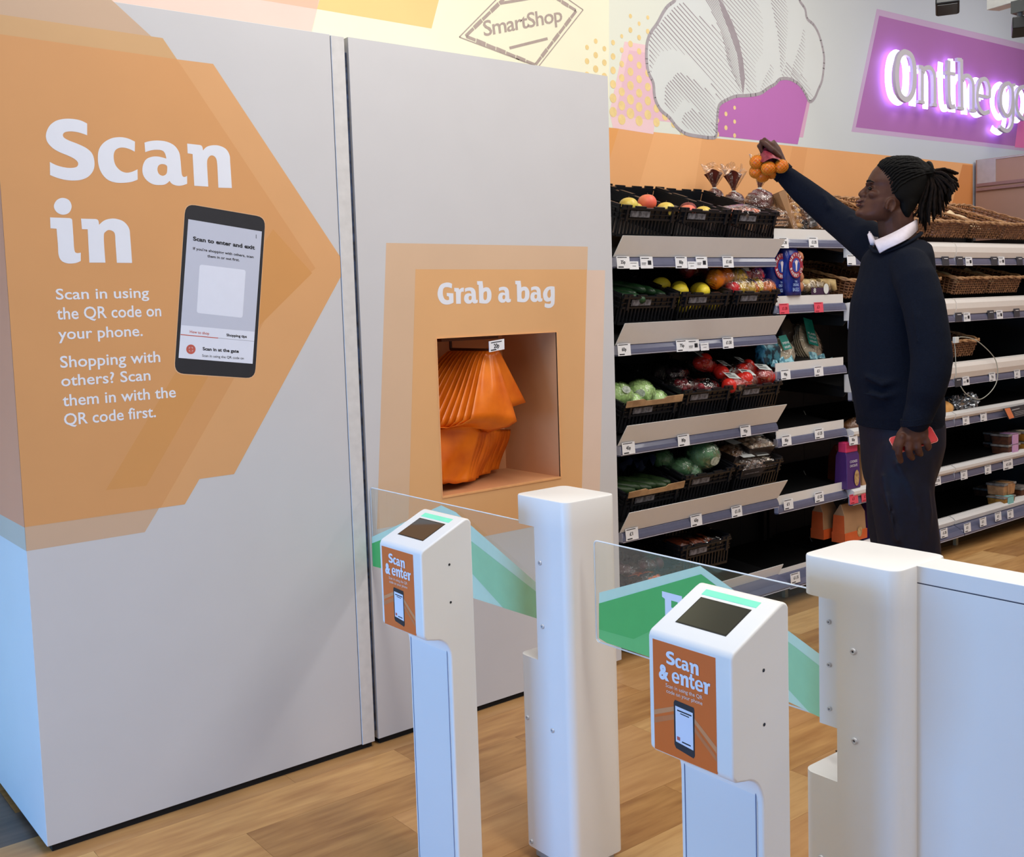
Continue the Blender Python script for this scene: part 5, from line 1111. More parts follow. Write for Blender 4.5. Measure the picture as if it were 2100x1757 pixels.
c = ony(1612, 700, 3.42); T = root('flatbread_pack', c, 'brown flatbread pack in shade behind the wraps', 'bag of bread'); bagform(T, c-Vector((0, 0, .06)), .12, .06, .18, mat('pack_brown', (70, 60, 50), .35, bump=.6, scale=14), 'wrapper', .5)
# cookies, kraft bags, loaf behind the man's legs
def kraft_bag(px, pyb, Y, w_, h, m, lb, name='paper_bag', window=None, text=None, base_c=None):
    c = ony(px, pyb, Y); T = root(name, c, lb, 'paper bag', 'paper bags of bakery goods')
    mb = MB(); d = .08; hh = h*.72
    mb.add([(-w_/2, -d/2, 0), (w_/2, -d/2, 0), (w_/2, d/2, 0), (-w_/2, d/2, 0), (-w_*.47, -d*.42, hh), (w_*.47, -d*.42, hh), (w_*.47, d*.42, hh), (-w_*.47, d*.42, hh), (-w_*.40, -.004, h), (w_*.40, -.004, h), (w_*.40, .004, h), (-w_*.40, .004, h)],
           [(0, 3, 2, 1), (0, 1, 5, 4), (1, 2, 6, 5), (2, 3, 7, 6), (3, 0, 4, 7), (4, 5, 9, 8), (5, 6, 10, 9), (6, 7, 11, 10), (7, 4, 8, 11), (8, 9, 10, 11)], Matrix.Translation(c))
    put('bag_body', mb, m, T, bevel=.004)
    if base_c: mb = MB(); mb.box((-w_/2-.001, -d/2-.0015, 0), (w_/2+.001, d/2, h*.26), Matrix.Translation(c)); put('coloured_base', mb, base_c, T); mb = MB(); mb.add([(-w_/2-.0015, -d/2, 0), (-w_/2-.0015, d/2, 0), (-w_*.475, d*.4, hh), (-w_*.475, -d*.4, hh)], [(0, 3, 2, 1)], Matrix.Translation(c)); put('coloured_gusset', mb, base_c, T, recalc=False)
    if window:
        mb = MB(); x0, z0, rx, rz = window; mb.add([c+Vector((x0+rx*math.cos(a*math.pi/10), -d/2-.003, z0+rz*math.sin(a*math.pi/10))) for a in range(20)], [tuple(range(20))]); put('window_print', mb, mat('cookie_print', (206, 176, 128), .4, c2=(150, 110, 66), scale=50), T, recalc=False)
    if text:
        mb = MB()
        for k, s_ in enumerate(text): text_on(mb, s_, c+Vector((-w_*.34, -d/2-.003, hh*.80-.022*k)), c+Vector((w_*.2, -d/2-.003, hh*.80-.022*k)), .018, (0, 0, 1))
        put('lettering', mb, tkw, T, recalc=False)
    return T
mPu = mat('bag_purple', (74, 44, 110), .35, bump=.4, scale=14); mOr = mat('bag_orange', (206, 92, 44), .4); mPk = mat('bag_pink', (214, 60, 110), .4)
T = kraft_bag(1738, 1000, 3.17, .12, .24, mPu, 'purple cookie bag with pink top and cookie picture', 'cookie_bag', (.02, .055, .022, .042), ('COOKIES', 'CHOCOLATE'))
c = ony(1738, 1000, 3.17); mb = MB(); mb.box((-.055, -.03, .19), (.05, .02, .245), Matrix.Translation(c)); put('pink_top', mb, mPk, T, bevel=.006)
kraft_bag(1770, 998, 3.19, .13, .25, mPa, 'kraft bag with orange top beside the purple cookie bag', 'paper_bag', None, None, None)
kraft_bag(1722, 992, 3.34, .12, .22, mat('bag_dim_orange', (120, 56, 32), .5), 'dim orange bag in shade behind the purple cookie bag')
kraft_bag(1692, 1100, 3.30, .14, .20, mPa, 'shaded orange and kraft bag on the lower narrow shelf', 'paper_bag', None, None, mOr)
kraft_bag(1742, 1106, 3.20, .20, .20, mPa, 'orange and kraft bag with round window behind the post top', 'paper_bag', (.03, .045, .022, .028), None, mOr)
kraft_bag(1785, 1104, 3.22, .12, .22, mPu, 'purple and kraft bag hidden partly by the trousers', 'paper_bag')
c = ony(1760, 872, 3.20); T = root('loaf_pack', c, 'shiny wrapped brown loaf behind the man at hip height', 'bag of bread'); mb = MB(); mb.ell(c+Vector((0, 0, 0)), (.12, .06, .045), 18, 10); put('loaf', mb, mat('loaf_brown', (150, 104, 62), .5, c2=(96, 60, 36), scale=14), T, smooth=True); mb = MB(); mb.ell(c, (.14, .07, .055), 22, 12, fn=lambda d: 1+.08*math.sin(14*d.x+9*d.z)); put('film', mb, FB, T, smooth=True)
# bakery bay rolls, silvery film packs, cake boxes
c = ony(1933, 838, 3.20); T = root('bread_roll', c, 'golden bread roll on the bakery shelf beside the silver film', 'bread roll'); mb = MB(); mb.ell(c, (.085, .05, .045), 18, 12, fn=lambda d: 1+.04*math.sin(9*d.x)); put('crumb', mb, mat('roll_gold', (236, 184, 112), .5, c2=(206, 140, 70), scale=14), T, smooth=True)
mSi = mat('silver_film', (190, 194, 200), .12, metal=.85, c2=(70, 74, 80), scale=40, bump=1.0)
for k, (px, py) in enumerate(((1955, 830), (1972, 832), (1985, 823))):
    c = ony(px, py, 3.22); mb = MB(); mb.ell(c, (.075, .05, .052), 26, 16, fn=lambda d: 1+.16*math.sin(17*d.x+11*d.z+k)+.10*math.sin(23*d.z+5*d.y)); put('film_pack', mb, mSi, None, cat='film pack', group='silvery film packs', label=('crumpled silvery film pack touching the bread roll', 'crumpled silvery film pack in the middle of the heap', 'crumpled silvery film pack under the wire loop')[k])
def cakebox(px, pyb, Y, w_, h, m1, m2, lb, d=.11):
    c = ony(px, pyb, Y); T = root('cake_box', c, lb, 'cake box', 'clear boxes of cakes'); M_ = Matrix.Translation(c)
    mb = MB(); mb.add([(-w_*.46, -d*.46, 0), (w_*.46, -d*.46, 0), (w_*.46, d*.46, 0), (-w_*.46, d*.46, 0), (-w_/2, -d/2, h*.8), (w_/2, -d/2, h*.8), (w_/2, d/2, h*.8), (-w_/2, d/2, h*.8)], [(0, 3, 2, 1), (4, 5, 6, 7), (0, 1, 5, 4), (1, 2, 6, 5), (2, 3, 7, 6), (3, 0, 4, 7)], M_); put('cakes', mb, m1, T, bevel=.004)
    mb = MB(); mb.box((-w_*.53, -d*.53, h*.8), (w_*.53, d*.53, h), M_); put('lid', mb, mat('box_clear', (150, 146, 142), .15, c2=(96, 92, 90), scale=30), T, bevel=.003)
    mb = MB(); mb.box((-w_*.2, -d*.53-.002, h*.05), (w_*.28, -d*.5, h*.93), M_); mb.box((-w_*.2, -d*.53-.002, h), (w_*.28, d*.2, h+.002), M_); put('band', mb, m2, T)
mCh = mat('choc_brown', (96, 58, 38), .4, c2=(50, 30, 22), scale=30); mLi = mat('band_lilac', (206, 160, 206), .4); mGo = mat('cake_gold', (176, 128, 52), .4, c2=(110, 70, 30), scale=30); mAq = mat('band_aqua', (140, 206, 206), .4)
cakebox(2062, 930, 3.19, .15, .065, mCh, mLi, 'lower cake box with lilac band on the fifth bakery shelf'); cakebox(2062, 909, 3.19, .15, .065, mCh, mLi, 'upper cake box with lilac band stacked on its twin')
cakebox(2094, 922, 3.19, .12, .06, mGo, mat('band_cream', (216, 204, 170), .4), 'lower golden cake box beside the lilac bands'); cakebox(2094, 902, 3.19, .12, .06, mGo, MATS['band_cream'], 'upper golden cake box beside the lilac bands')
cakebox(2042, 925, 3.30, .10, .06, mCh, mCh, 'plain brown cake box in shade behind the lilac bands'); cakebox(2042, 905, 3.30, .10, .06, mCh, mCh, 'plain brown cake box stacked in shade')
cakebox(2053, 1033, 3.18, .14, .055, mGo, mAq, 'cake box with aqua band on the lowest bakery shelf'); cakebox(2053, 1012, 3.20, .15, .075, mat('cake_tan', (196, 150, 104), .5, c2=(140, 96, 60), scale=24), MATS['cake_tan'] if 'cake_tan' in MATS else mGo, 'open tan cake box stacked above the aqua band')
cakebox(2088, 1018, 3.20, .14, .07, mCh, mat('band_grey', (150, 140, 136), .4), 'brown cake box at the end of the lowest bakery shelf')
cakebox(2022, 1020, 3.42, .12, .07, mCh, mCh, 'dim cake box deep on the lowest bakery shelf')
# ------------------------------------------------------------------ wicker baskets
wic = mat('wicker', (150, 104, 68), .55, c2=(84, 52, 34), scale=40, bump=.4); wic2 = mat('wicker_pale', (198, 156, 112), .5, c2=(136, 94, 60), scale=30)
def make_basket(W=.38, L=.46, H=.10):
    T = root('wicker_basket', (0, 0, 0), '', 'basket'); n = 6; mb = MB()
    def side(t, z, inset=0):
        P = []
        x0, x1, y0, y1 = inset, W-inset, inset, L-inset; seq = [((x0, y0), (x1, y0), 15), ((x1, y0), (x1, y1), 17), ((x1, y1), (x0, y1), 15), ((x0, y1), (x0, y0), 17)]; c = 0
        for a, b, m_ in seq:
            nx, ny = (b[1]-a[1]), -(b[0]-a[0]); l = math.hypot(nx, ny); nx /= l; ny /= l
            for k in range(m_): u = k/m_; o = .0035*(1 if (c+t) % 2 else -1); c += 1; P.append((a[0]+(b[0]-a[0])*u+nx*o, a[1]+(b[1]-a[1])*u+ny*o, z))
        return P
    for j in range(n): mb.tube(side(j, .008+j*(H-.012)/n, .012-.010*j/n), .0058, 5, closed=True)
    put('weave', mb, wic, T, smooth=True)
    mb = MB()
    for k in range(14):
        x = .02+(W-.04)*k/13; mb.tube([(x, .008, 0), (x, .002, H)], .004, 5); mb.tube([(x, L-.008, 0), (x, L-.002, H)], .004, 5)
    for k in range(16):
        y = .02+(L-.04)*k/15; mb.tube([(.008, y, 0), (.002, y, H)], .004, 5); mb.tube([(W-.008, y, 0), (W-.002, y, H)], .004, 5)
    put('stakes', mb, wic, T)
    mb = MB(); mb.box((.012, .012, 0), (W-.012, L-.012, .006)); put('base', mb, wic, T)
    for ph in (0, math.pi):
        mb = MB(); P = []
        for i, (x, y, z) in enumerate([p for p in catmull([(0.0, 0, H), (W*.5, -.003, H), (W, 0, H), (W+.003, L*.5, H), (W, L, H), (W*.5, L+.003, H), (0, L, H), (-.003, L*.5, H)], True, 10)]):
            P.append((x, y+.004*math.cos(i*.9+ph), z+.005*math.sin(i*.9+ph)))
        mb.tube(P, .0062, 6, closed=True); put('rim', mb, wic2, T, smooth=True)
    return T
bk = make_basket(); first = True
BK = [(4.80, 1.800, .0, 20, 'long wicker basket on the top bakery shelf behind the man'), (5.20, 1.800, 0, 20, 'wicker basket on the top shelf beside the dreadlocks'), (5.60, 1.800, 0, 20, 'wicker basket on the top shelf across the lip joint'), (6.00, 1.800, 0, 20, 'wicker basket on the top shelf holding pale paper'), (6.40, 1.800, 0, 20, 'wicker basket on the top shelf near the end panel'),
      (5.27, 1.475, 0, 14, 'wicker basket on the second shelf behind the sleeve'), (5.84, 1.475, 0, 14, 'wicker basket on the second shelf with pale lining'), (6.24, 1.475, 0, 14, 'wicker basket on the second shelf nearest the end panel'), (4.76, 1.475, 0, 14, 'wicker basket on the second shelf in front of the chest'),
      (5.70, 1.110, 0, 14, 'wicker basket on the third shelf inside the wire loop')]
for x, z, a, tl, lb in BK:
    loc = Vector((x, RY+.065, z)); rot = (math.radians(tl), 0, a)
    if first: bk.location = loc; bk.rotation_euler = rot; bk['label'] = lb; r = bk; first = False
    else: r = copy_tree(bk, loc, rot, lb)
    r['group'] = 'wicker baskets on the bakery bays'
paper = mat('greaseproof', (224, 200, 156), .5, bump=.3, scale=10)
for x, z, lb in ((6.04, 1.80, 'sheet of pale paper lying in the top shelf basket'), (5.88, 1.475, 'pale paper lining in the second shelf basket'), (6.28, 1.475, 'pale paper lining nearest the end panel')):
    M_ = Matrix.Translation((x, RY+.065, z)) @ Matrix.Rotation(math.radians(20 if z > 1.7 else 14), 4, 'X')
    mb = MB(); mb.grid(lambda u, v: M_ @ Vector((.02+u*.28, .02+v*.30, .055+.045*math.sin(u*5+1)*math.sin(v*4)+.01*math.sin(u*17))), 14, 12); put('paper_liner', mb, paper, None, smooth=True, recalc=False, cat='paper', label=lb)
# ------------------------------------------------------------------ track lights
tb = mat('spot_black', (20, 22, 26), .35); tw = mat('track_white', (206, 204, 196), .4)
def at(x, y, D): return dep(x, y, D)
T = root('track_light', at(1943, -10, 5.2), 'black spotlight head alone at the top of the mural', 'spotlight'); c = at(1943, 6, 5.2)
mb = MB(); R_ = Matrix.Translation(c) @ Matrix.Rotation(.5, 4, 'Z') @ Matrix.Rotation(.35, 4, 'Y'); mb.box((-.055, -.055, -.035), (.055, .055, .045), R_); put('head', mb, tb, T, bevel=.008)
mb = MB(); mb.box((-.045, -.045, -.039), (.045, .045, -.034), R_); put('lens', mb, mat('lens_dark', (46, 48, 52), .2), T)
mb = MB(); mb.tube([c+Vector((0, 0, .03)), Vector((c.x, c.y, 4.2))], .012, 8); put('stem', mb, tb, T)
a = at(2036, 22, 4.6); b = at(2160, -14, 4.3)
T = root('lighting_track', a, 'white lighting track section in the upper corner', 'track'); d = (b-a).normalized(); n_ = Vector((0, 0, 1)).cross(d).normalized()*.035
mb = MB(); up_ = Vector((0, 0, .05)); mb.add([a-n_, a+n_, b+n_, b-n_, a-n_+up_, a+n_+up_, b+n_+up_, b-n_+up_], [(0, 1, 2, 3), (4, 7, 6, 5), (0, 4, 5, 1), (1, 5, 6, 2), (2, 6, 7, 3), (3, 7, 4, 0)]); put('channel', mb, tw, T, bevel=.003)
mb = MB(); mb.tube([b+Vector((0, 0, .05)), Vector((b.x, b.y, 4.2))], .008, 8); mb.tube([a+d*.3+Vector((0, 0, .05)), Vector((a.x+d.x*.3, a.y+d.y*.3, 4.2))], .004, 6); put('drop_wire', mb, tb, T)
c = at(2094, 52, 4.45); T = root('track_light', c, 'black spotlight head hanging from the white track', 'spotlight'); R_ = Matrix.Translation(c) @ Matrix.Rotation(.5, 4, 'Z') @ Matrix.Rotation(.3, 4, 'Y')
mb = MB(); mb.box((-.035, -.035, -.03), (.05, .035, .026), R_); put('head', mb, tb, T, bevel=.006)
mb = MB(); mb.tube([c+Vector((-.01, 0, .035)), c+Vector((-.015, 0, .075)), c+Vector((-.01, 0, .115))], .012, 8); mb.box((-.03, -.03, .05), (.04, .03, .10), Matrix.Translation(c)); put('swivel', mb, mat('swivel_grey', (90, 92, 96), .3, metal=.5), T)
# ================================================================== THE SHOPPER
D0 = 3.3
PX = D0/F            # metres per pixel at his distance
_r = Vector((cyw, -syw, 0)); _d = Vector((syw, cyw, 0)); _z = Vector((0, 0, 1))
def P(x, y, dd=0): return dep(x, y, D0+dd)
def caps(mb, pts, n=14):
    """chain of spheres and cones; pts = (position, radius)"""
    L_ = [Vector(p) for p, r in pts]; R = [r for p, r in pts]; mb.tube(L_, R, n)
    for p, r in zip(L_, R): mb.ell(p, r, n, 8)
def frame(a, b, c): return Matrix(((a.x, b.x, c.x, 0), (a.y, b.y, c.y, 0), (a.z, b.z, c.z, 0), (0, 0, 0, 1)))
FR = frame(_r, _d, _z)
def lump(mb, x, y, dd, rx, rd, rz, rot=0, fn=None, n=20):
    M_ = FR @ Matrix.Rotation(rot, 4, 'Y'); mb.ell(P(x, y, dd), (rx, rd, rz), n, 14, M=M_, fn=fn)
def remesh(name, mb, m, vox, parent, it=4, label=None, fac=.5):
    me = bpy.data.meshes.new(name); me.from_pydata([tuple(v) for v in mb.v], [], mb.f)
    bm = bmesh.new(); bm.from_mesh(me); bmesh.ops.recalc_face_normals(bm, faces=bm.faces); bm.to_mesh(me); bm.free()
    o = bpy.data.objects.new(name, me); COL.objects.link(o)
    r = o.modifiers.new('r', 'REMESH'); r.mode = 'VOXEL'; r.voxel_size = vox; r.use_smooth_shade = True
    s_ = o.modifiers.new('s', 'SMOOTH'); s_.iterations = it; s_.factor = fac
    dg = bpy.context.evaluated_depsgraph_get(); dg.update(); m2 = bpy.data.meshes.new_from_object(o.evaluated_get(dg)); bpy.data.objects.remove(o)
    m2.polygons.foreach_set('use_smooth', [True]*len(m2.polygons)); m2.materials.clear(); m2.materials.append(m)
    o = bpy.data.objects.new(name, m2); COL.objects.link(o)
    if parent: m2.transform(Matrix.Translation(-parent.location)); o.parent = parent
    if label: o['label'] = label
    return o
MAN = root('person', (P(1855, 900).x, P(1855, 900).y, 0), 'tall man in navy jumper and navy trousers lifting a net of oranges', 'person')
skin = mat('skin_deep', (86, 54, 42), .5, c2=(68, 41, 33), scale=18, spec=.22)
hairm = mat('hair_black', (12, 10, 10), .7, c2=(7, 6, 6), scale=120, vscale=(1, 1, 4), spec=.15)
navy = mat('jumper_navy', (14, 20, 34), .9, c2=(9, 13, 25), scale=260, bump=.35, spec=.15); trs = mat('trousers_navy', (10, 13, 36), .6, c2=(7, 9, 27), scale=90, spec=.3)
shirt = mat('shirt_pale', (214, 204, 214), .7, scale=80)
px = lambda n: n*PX
# ---- body: head, neck, trunk, arms, legs, hands in one surface
b = MB()
# skull and face: stacked level sections between the front profile and the back of the head
PROF = [(326, 1822, 1868, .030), (332, 1808, 1882, .048), (340, 1798, 1892, .062), (350, 1789, 1898, .070), (360, 1783, 1901, .0735), (368, 1779, 1902, .0745), (374, 1778.5, 1902, .0745), (380, 1781, 1901, .0735), (388, 1780, 1898, .0720), (396, 1777, 1894, .0705), (404, 1773, 1888, .0690), (411, 1769, 1881, .0670), (418, 1767, 1873, .0640), (426, 1766, 1864, .0600), (434, 1763, 1856, .0555), (441, 1762, 1850, .0500), (447, 1766, 1846, .0440), (452, 1776, 1842, .0360)]
vs_ = []; N_ = 36
for y_, xf, xb, hw in PROF:
    cx_ = xf+(xb-xf)*.56
    for k in range(N_):
        t = 2*math.pi*k/N_; c_, s__ = math.cos(t), math.sin(t)
        fx = (cx_-xf) if c_ < 0 else (xb-cx_); ex = 1.0 if c_ >= 0 else .86
        # the face narrows towards the front
        nar = 1-(.20 if y_ < 400 else .34)*max(0, -c_)**1.5
        vs_.append(P(cx_+fx*math.copysign(abs(c_)**ex, c_), y_, s__*hw*nar))
b.add(vs_, [tuple(range(N_-1, -1, -1)), tuple(range((len(PROF)-1)*N_, len(PROF)*N_))]+[(i*N_+k, i*N_+(k+1) % N_, (i+1)*N_+(k+1) % N_, (i+1)*N_+k) for i in range(len(PROF)-1) for k in range(N_)])
caps(b, [(P(1781, 381), px(4.2)), (P(1775, 388), px(4.8)), (P(1768, 395), px(5.6)), (P(1765.5, 398.5), px(5.8))])
lump(b, 1772, 396, 0, px(9), .011, px(10), .5)
for s_ in (-1, 1):
    lump(b, 1772, 400.5, s_*.0125, px(6), .0085, px(4.8)); lump(b, 1782, 376, s_*.024, px(5.5), .024, px(3.6), .15)
    lump(b, 1796, 400, s_*.040, px(16), .014, px(9), .3); lump(b, 1786.5, 385.5, s_*.033, px(4.6), .012, px(4.2))
lump(b, 1766, 411.5, 0, px(7), .022, px(4.2), -.25); lump(b, 1766.5, 421.5, 0, px(8), .021, px(4.4), .25); lump(b, 1763.5, 437, 0, px(9), .020, px(8))
# ears
for s_ in (-1, 1):
    e_ = []
    for k in range(11): a = math.radians(-70+k*28); e_.append((P(1827+8.5*math.cos(a)+2*math.sin(a), 421-13*math.sin(a), s_*.0705), px(3.0)))
    caps(b, e_, 8); lump(b, 1826, 422, s_*.063, px(9), .006, px(11)); lump(b, 1817.5, 424, s_*.068, px(3), .006, px(4)); caps(b, [(P(1829, 413, s_*.068), px(2)), (P(1824, 420, s_*.067), px(2)), (P(1828, 428, s_*.067), px(2))], 8)
# neck, trunk
caps(b, [(P(1836, 440), px(36)), (P(1838, 470), px(35)), (P(1846, 505), px(38))])
b.loft([(P(x, y), _r*px(a), _d*d_) for x, y, a, d_ in ((1846, 500, 44, .10), (1846, 530, 60, .135), (1838, 580, 68, .165), (1830, 660, 66, .155), (1834, 760, 66, .145), (1846, 850, 62, .140), (1848, 920, 56, .13))], 24)
# right arm (raised, far) and left arm (near)
caps(b, [(P(1800, 515, .15), .050), (P(1750, 476, .24), .045), (P(1706, 440, .32), .041), (P(1655, 398, .37), .034), (P(1612, 358, .40), .026)])
caps(b, [(P(1864, 550, -.12), .044), (P(1896, 640, -.215), .042), (P(1910, 722, -.25), .038), (P(1900, 795, -.258), .034), (P(1880, 862, -.245), .027)])
# legs
for sx, sd, fx in ((-6, .09, -14), (8, -.09, 10)):
    K = [(P(1850+sx, 915, sd*.8), .066), (P(1846+sx*.6, 1010, sd*.9), .070), (P(1852+sx, 1150, sd), .060), (P(1862+sx*2, 1300, sd*.9), .050), (P(1866+sx*2, 1430, sd*.9), .046), (P(1868+sx*2, 1530, sd*.9), .036)]
    caps(b, K)
# right hand closed on the net top
hd = lambda x, y, q: P(x, y, .40+q)
b.loft([(hd(1612, 356, 0), Vector((.020, 0, .014)), _d*.022), (hd(1600, 336, 0), Vector((.028, 0, .018)), _d*.030), (hd(1588, 312, 0), Vector((.030, 0, .018)), _d*.040), (hd(1578, 294, 0), Vector((.022, 0, .014)), _d*.042)], 14)
for k, (q, l) in enumerate(((-.034, 1.0), (-.012, 1.08), (.011, 1.02), (.032, .86))):
    c0 = hd(1583, 298, q); caps(b, [(c0, .0098), (hd(1568, 287+k*1.0, q), .0092), (hd(1559-3*(l-1)*10, 298+k, q*.85), .0084), (hd(1563, 311+k, q*.7), .0076), (hd(1570, 316, q*.6), .0068)], 10)
caps(b, [(hd(1597, 322, -.034), .011), (hd(1584, 308, -.050), .0098), (hd(1570, 296, -.046), .0088), (hd(1561, 290, -.036), .0078)], 10)
# left hand over the phone, back of the hand to the viewer
ld = lambda x, y, q=0: P(x, y, -.245+q)
b.loft([(ld(1880, 858), _r*.026+_z*.004, _d*.020), (ld(1879, 874), _r*.034, _d*.019), (ld(1876, 890), _r*.041, _d*.017), (ld(1873, 903), _r*.041-_z*.008, _d*.014)], 14)
for pts in (((1851, 896), (1844, 914), (1843, 930), (1847, 945)), ((1865, 901), (1863, 921), (1866, 933), (1871, 939)), ((1880, 901), (1882, 917), (1885, 927), (1888, 931)), ((1894, 895), (1901, 907), (1904, 915), (1903, 919))):
    caps(b, [(ld(*pts[0], -.004), .0118), (ld(*pts[1], -.008), .0112), (ld(*pts[2], -.002), .0104), (ld(*pts[3], .010), .0088)], 10)
caps(b, [(ld(1858, 876, .004), .0125), (ld(1846, 890, .006), .0108), (ld(1840, 905, .004), .0096), (ld(1834, 918, .002), .0078)], 10)
for kx, ky in ((1851, 895), (1864, 900), (1879, 900), (1893, 895)): b.ell(ld(kx, ky, -.010), .0095, 10, 8)
body = remesh('body', b, skin, .0034, MAN, 3)
# eyes, brows, nostrils, lips
eye = mat('eye_dark', (20, 14, 12), .15); lipm = mat('lip_brown', (92, 48, 44), .4)
for s_ in (-1, 1):
    mb = MB(); mb.ell(P(1784.6, 385.5, s_*.038), .0068, 14, 10); put('eye', mb, eye, MAN, smooth=True)
    mb = MB(); mb.tube([P(1777.5, 372.5, s_*.016), P(1779, 370.5, s_*.034), P(1785, 370.5, s_*.050), P(1793, 374, s_*.059)], [.0016, .003, .0026, .001], 6); put('eyebrow', mb, hairm, MAN, smooth=True)
    mb = MB(); mb.tube([P(1779.5, 384, s_*.036), P(1784, 382.5, s_*.0465), P(1790, 385, s_*.0515)], [.0010, .0016, .0009], 6); put('eyelid', mb, skin, MAN, smooth=True)
mb = MB(); lump(mb, 1761.2, 412.6, 0, px(4.4), .018, px(2.6), -.25); lump(mb, 1760.6, 419.8, 0, px(4.6), .017, px(3.0), .25); put('lips', mb, lipm, MAN, smooth=True)
# ---- hair: combed-back cap of twisted rows and a tied bunch of locks
HC = (1852, 382); HR_ = (px(54), .0795, px(60))
mb = MB(); vs_ = []; HP = [(321.5, 1836, 1866, .018), (325, 1818, 1882, .044), (332, 1806, 1893, .063), (341, 1800, 1900, .0735), (352, 1801, 1905, .0785), (364, 1803, 1905, .080), (376, 1806, 1902, .0795), (388, 1809, 1899, .0785), (398, 1811, 1895, .077), (406, 1816, 1890, .0745), (414, 1834, 1885, .0715), (424, 1838, 1879, .068), (434, 1842, 1873, .064), (444, 1848, 1868, .056), (450, 1854, 1864, .04)]
for y_, xf, xb, hw in HP:
    for k in range(N_):
        t = 2*math.pi*k/N_; c_, s__ = math.cos(t), math.sin(t); cx_ = (xf+xb)/2+4; fx = (cx_-xf) if c_ < 0 else (xb-cx_)
        vs_.append(P(cx_+fx*math.copysign(abs(c_)**.8, c_), y_, s__*hw))
mb.add(vs_, [tuple(range(N_-1, -1, -1)), tuple(range((len(HP)-1)*N_, len(HP)*N_))]+[(i*N_+k, i*N_+(k+1) % N_, (i+1)*N_+(k+1) % N_, (i+1)*N_+k) for i in range(len(HP)-1) for k in range(N_)])
lump(mb, 1900, 356, 0, px(15), .032, px(17)); hc = remesh('hair', mb, hairm, .0036, MAN, 3)
from mathutils.bvhtree import BVHTree
_m = hc.data; BV = BVHTree.FromPolygons([v.co+MAN.location for v in _m.vertices], [tuple(p.vertices) for p in _m.polygons]); C0 = P(*HC)
for k in range(31):
    f_ = -88+176*k/30; fr_ = math.radians(f_); g = (abs(f_)/88); a0 = P(1803+6*g*g, 344+58*g**1.5, math.sin(fr_)*.076); b0 = P(1900, 354+6*g, math.sin(fr_)*.020); pts = []
    for i in range(17):
        t = i/16; p = a0.lerp(b0, t)+(_z*math.cos(fr_)*.075+_d*math.sin(fr_)*.07+_z*(.01*g))*math.sin(math.pi*t)
        q = C0+(p-C0)*1.25; h_ = BV.find_nearest(q); pts.append(h_[0]+(q-h_[0]).normalized()*.0006)
    pts = catmull(pts, False, 2); mb = MB(); mb.tube(pts, [.0036*(1+.22*math.sin(i*1.9+k)) for i in range(len(pts))], 6); put('hair_twist', mb, hairm, hc, smooth=True)
lockm = mat('lock_dark_brown', (30, 20, 16), .8, c2=(8, 6, 6), scale=90, spec=.12)
TIE = (1904, 354)
tips = [(1962,356),(1956,350),(1964,372),(1963,391),(1955,376),(1958,394),(1950,412),(1944,405),(1941,424),(1952,400),(1936,436),(1930,446),(1922,440),(1914,455),(1917,448),(1906,462),(1899,472),(1903,456),(1893,464),(1886,458),(1882,446),(1873,443),(1868,448),(1926,425),(1910,435),(1934,412),(1897,448),(1889,440),(1946,385),(1940,398)]
tips = tips+[(a+random.uniform(-5, 4), b_+random.uniform(-7, 5)) for a, b_ in tips if a > 1884]
for k, (tx, ty) in enumerate(tips):
    dd = random.uniform(-.05, .05); q = ty-TIE[1]
    mid = (TIE[0]+(tx-TIE[0])*.55+(6 if q > 60 else 0), TIE[1]+q*.30+(-6 if q < 30 else 0)); m2 = (TIE[0]+(tx-TIE[0])*.9, TIE[1]+q*.68)
    if tx < 1885: mid = (1907, 392); m2 = (1889, 425)
    pts = catmull([P(*TIE, dd*.2), P(*mid, dd*.8), P(*m2, dd), P(tx, ty, dd*1.1)], False, 5); n = len(pts)
    mb = MB(); mb.tube(pts, [(.0052 if i < n-5 else .0050-.0008*(i-n+5))*(1+.16*math.sin(i*2.3+k)) for i in range(n)], 7); put('dreadlock', mb, lockm, MAN, smooth=True)
mb = MB(); mb.tube([P(*TIE, 0)+(_d*math.cos(a*math.pi/6)*.026+_z*math.sin(a*math.pi/6)*.030) for a in range(12)], .007, 6, closed=True); put('hair_tie', mb, hairm, MAN, smooth=True)
# ---- jumper
j = MB()
j.loft([(P(x, y), _r*px(a), _d*d_) for x, y, a, d_ in ((1848, 494, 40, .085), (1846, 506, 58, .120), (1840, 524, 64, .160), (1838, 560, 70, .165), (1830, 620, 80, .165), (1828, 700, 84, .158), (1832, 770, 87, .16), (1842, 820, 86, .168), (1845, 850, 84, .165), (1845, 862, 80, .160))], 28)
caps(j, [(P(1810, 520, .13), .068), (P(1778, 492, .18), .066), (P(1745, 470, .25), .058), (P(1710, 444, .32), .0535), (P(1678, 417, .35), .050), (P(1645, 390, .375), .045), (P(1618, 366, .39), .037), (P(1608, 357, .40), .033)])
caps(j, [(P(1866, 548, -.135), .060), (P(1880, 580, -.180), .063), (P(1895, 630, -.215), .061), (P(1905, 685, -.240), .059), (P(1911, 735, -.255), .059), (P(1908, 765, -.262), .057), (P(1900, 800, -.262), .053), (P(1888, 838, -.248), .044), (P(1880, 860, -.248), .041)])
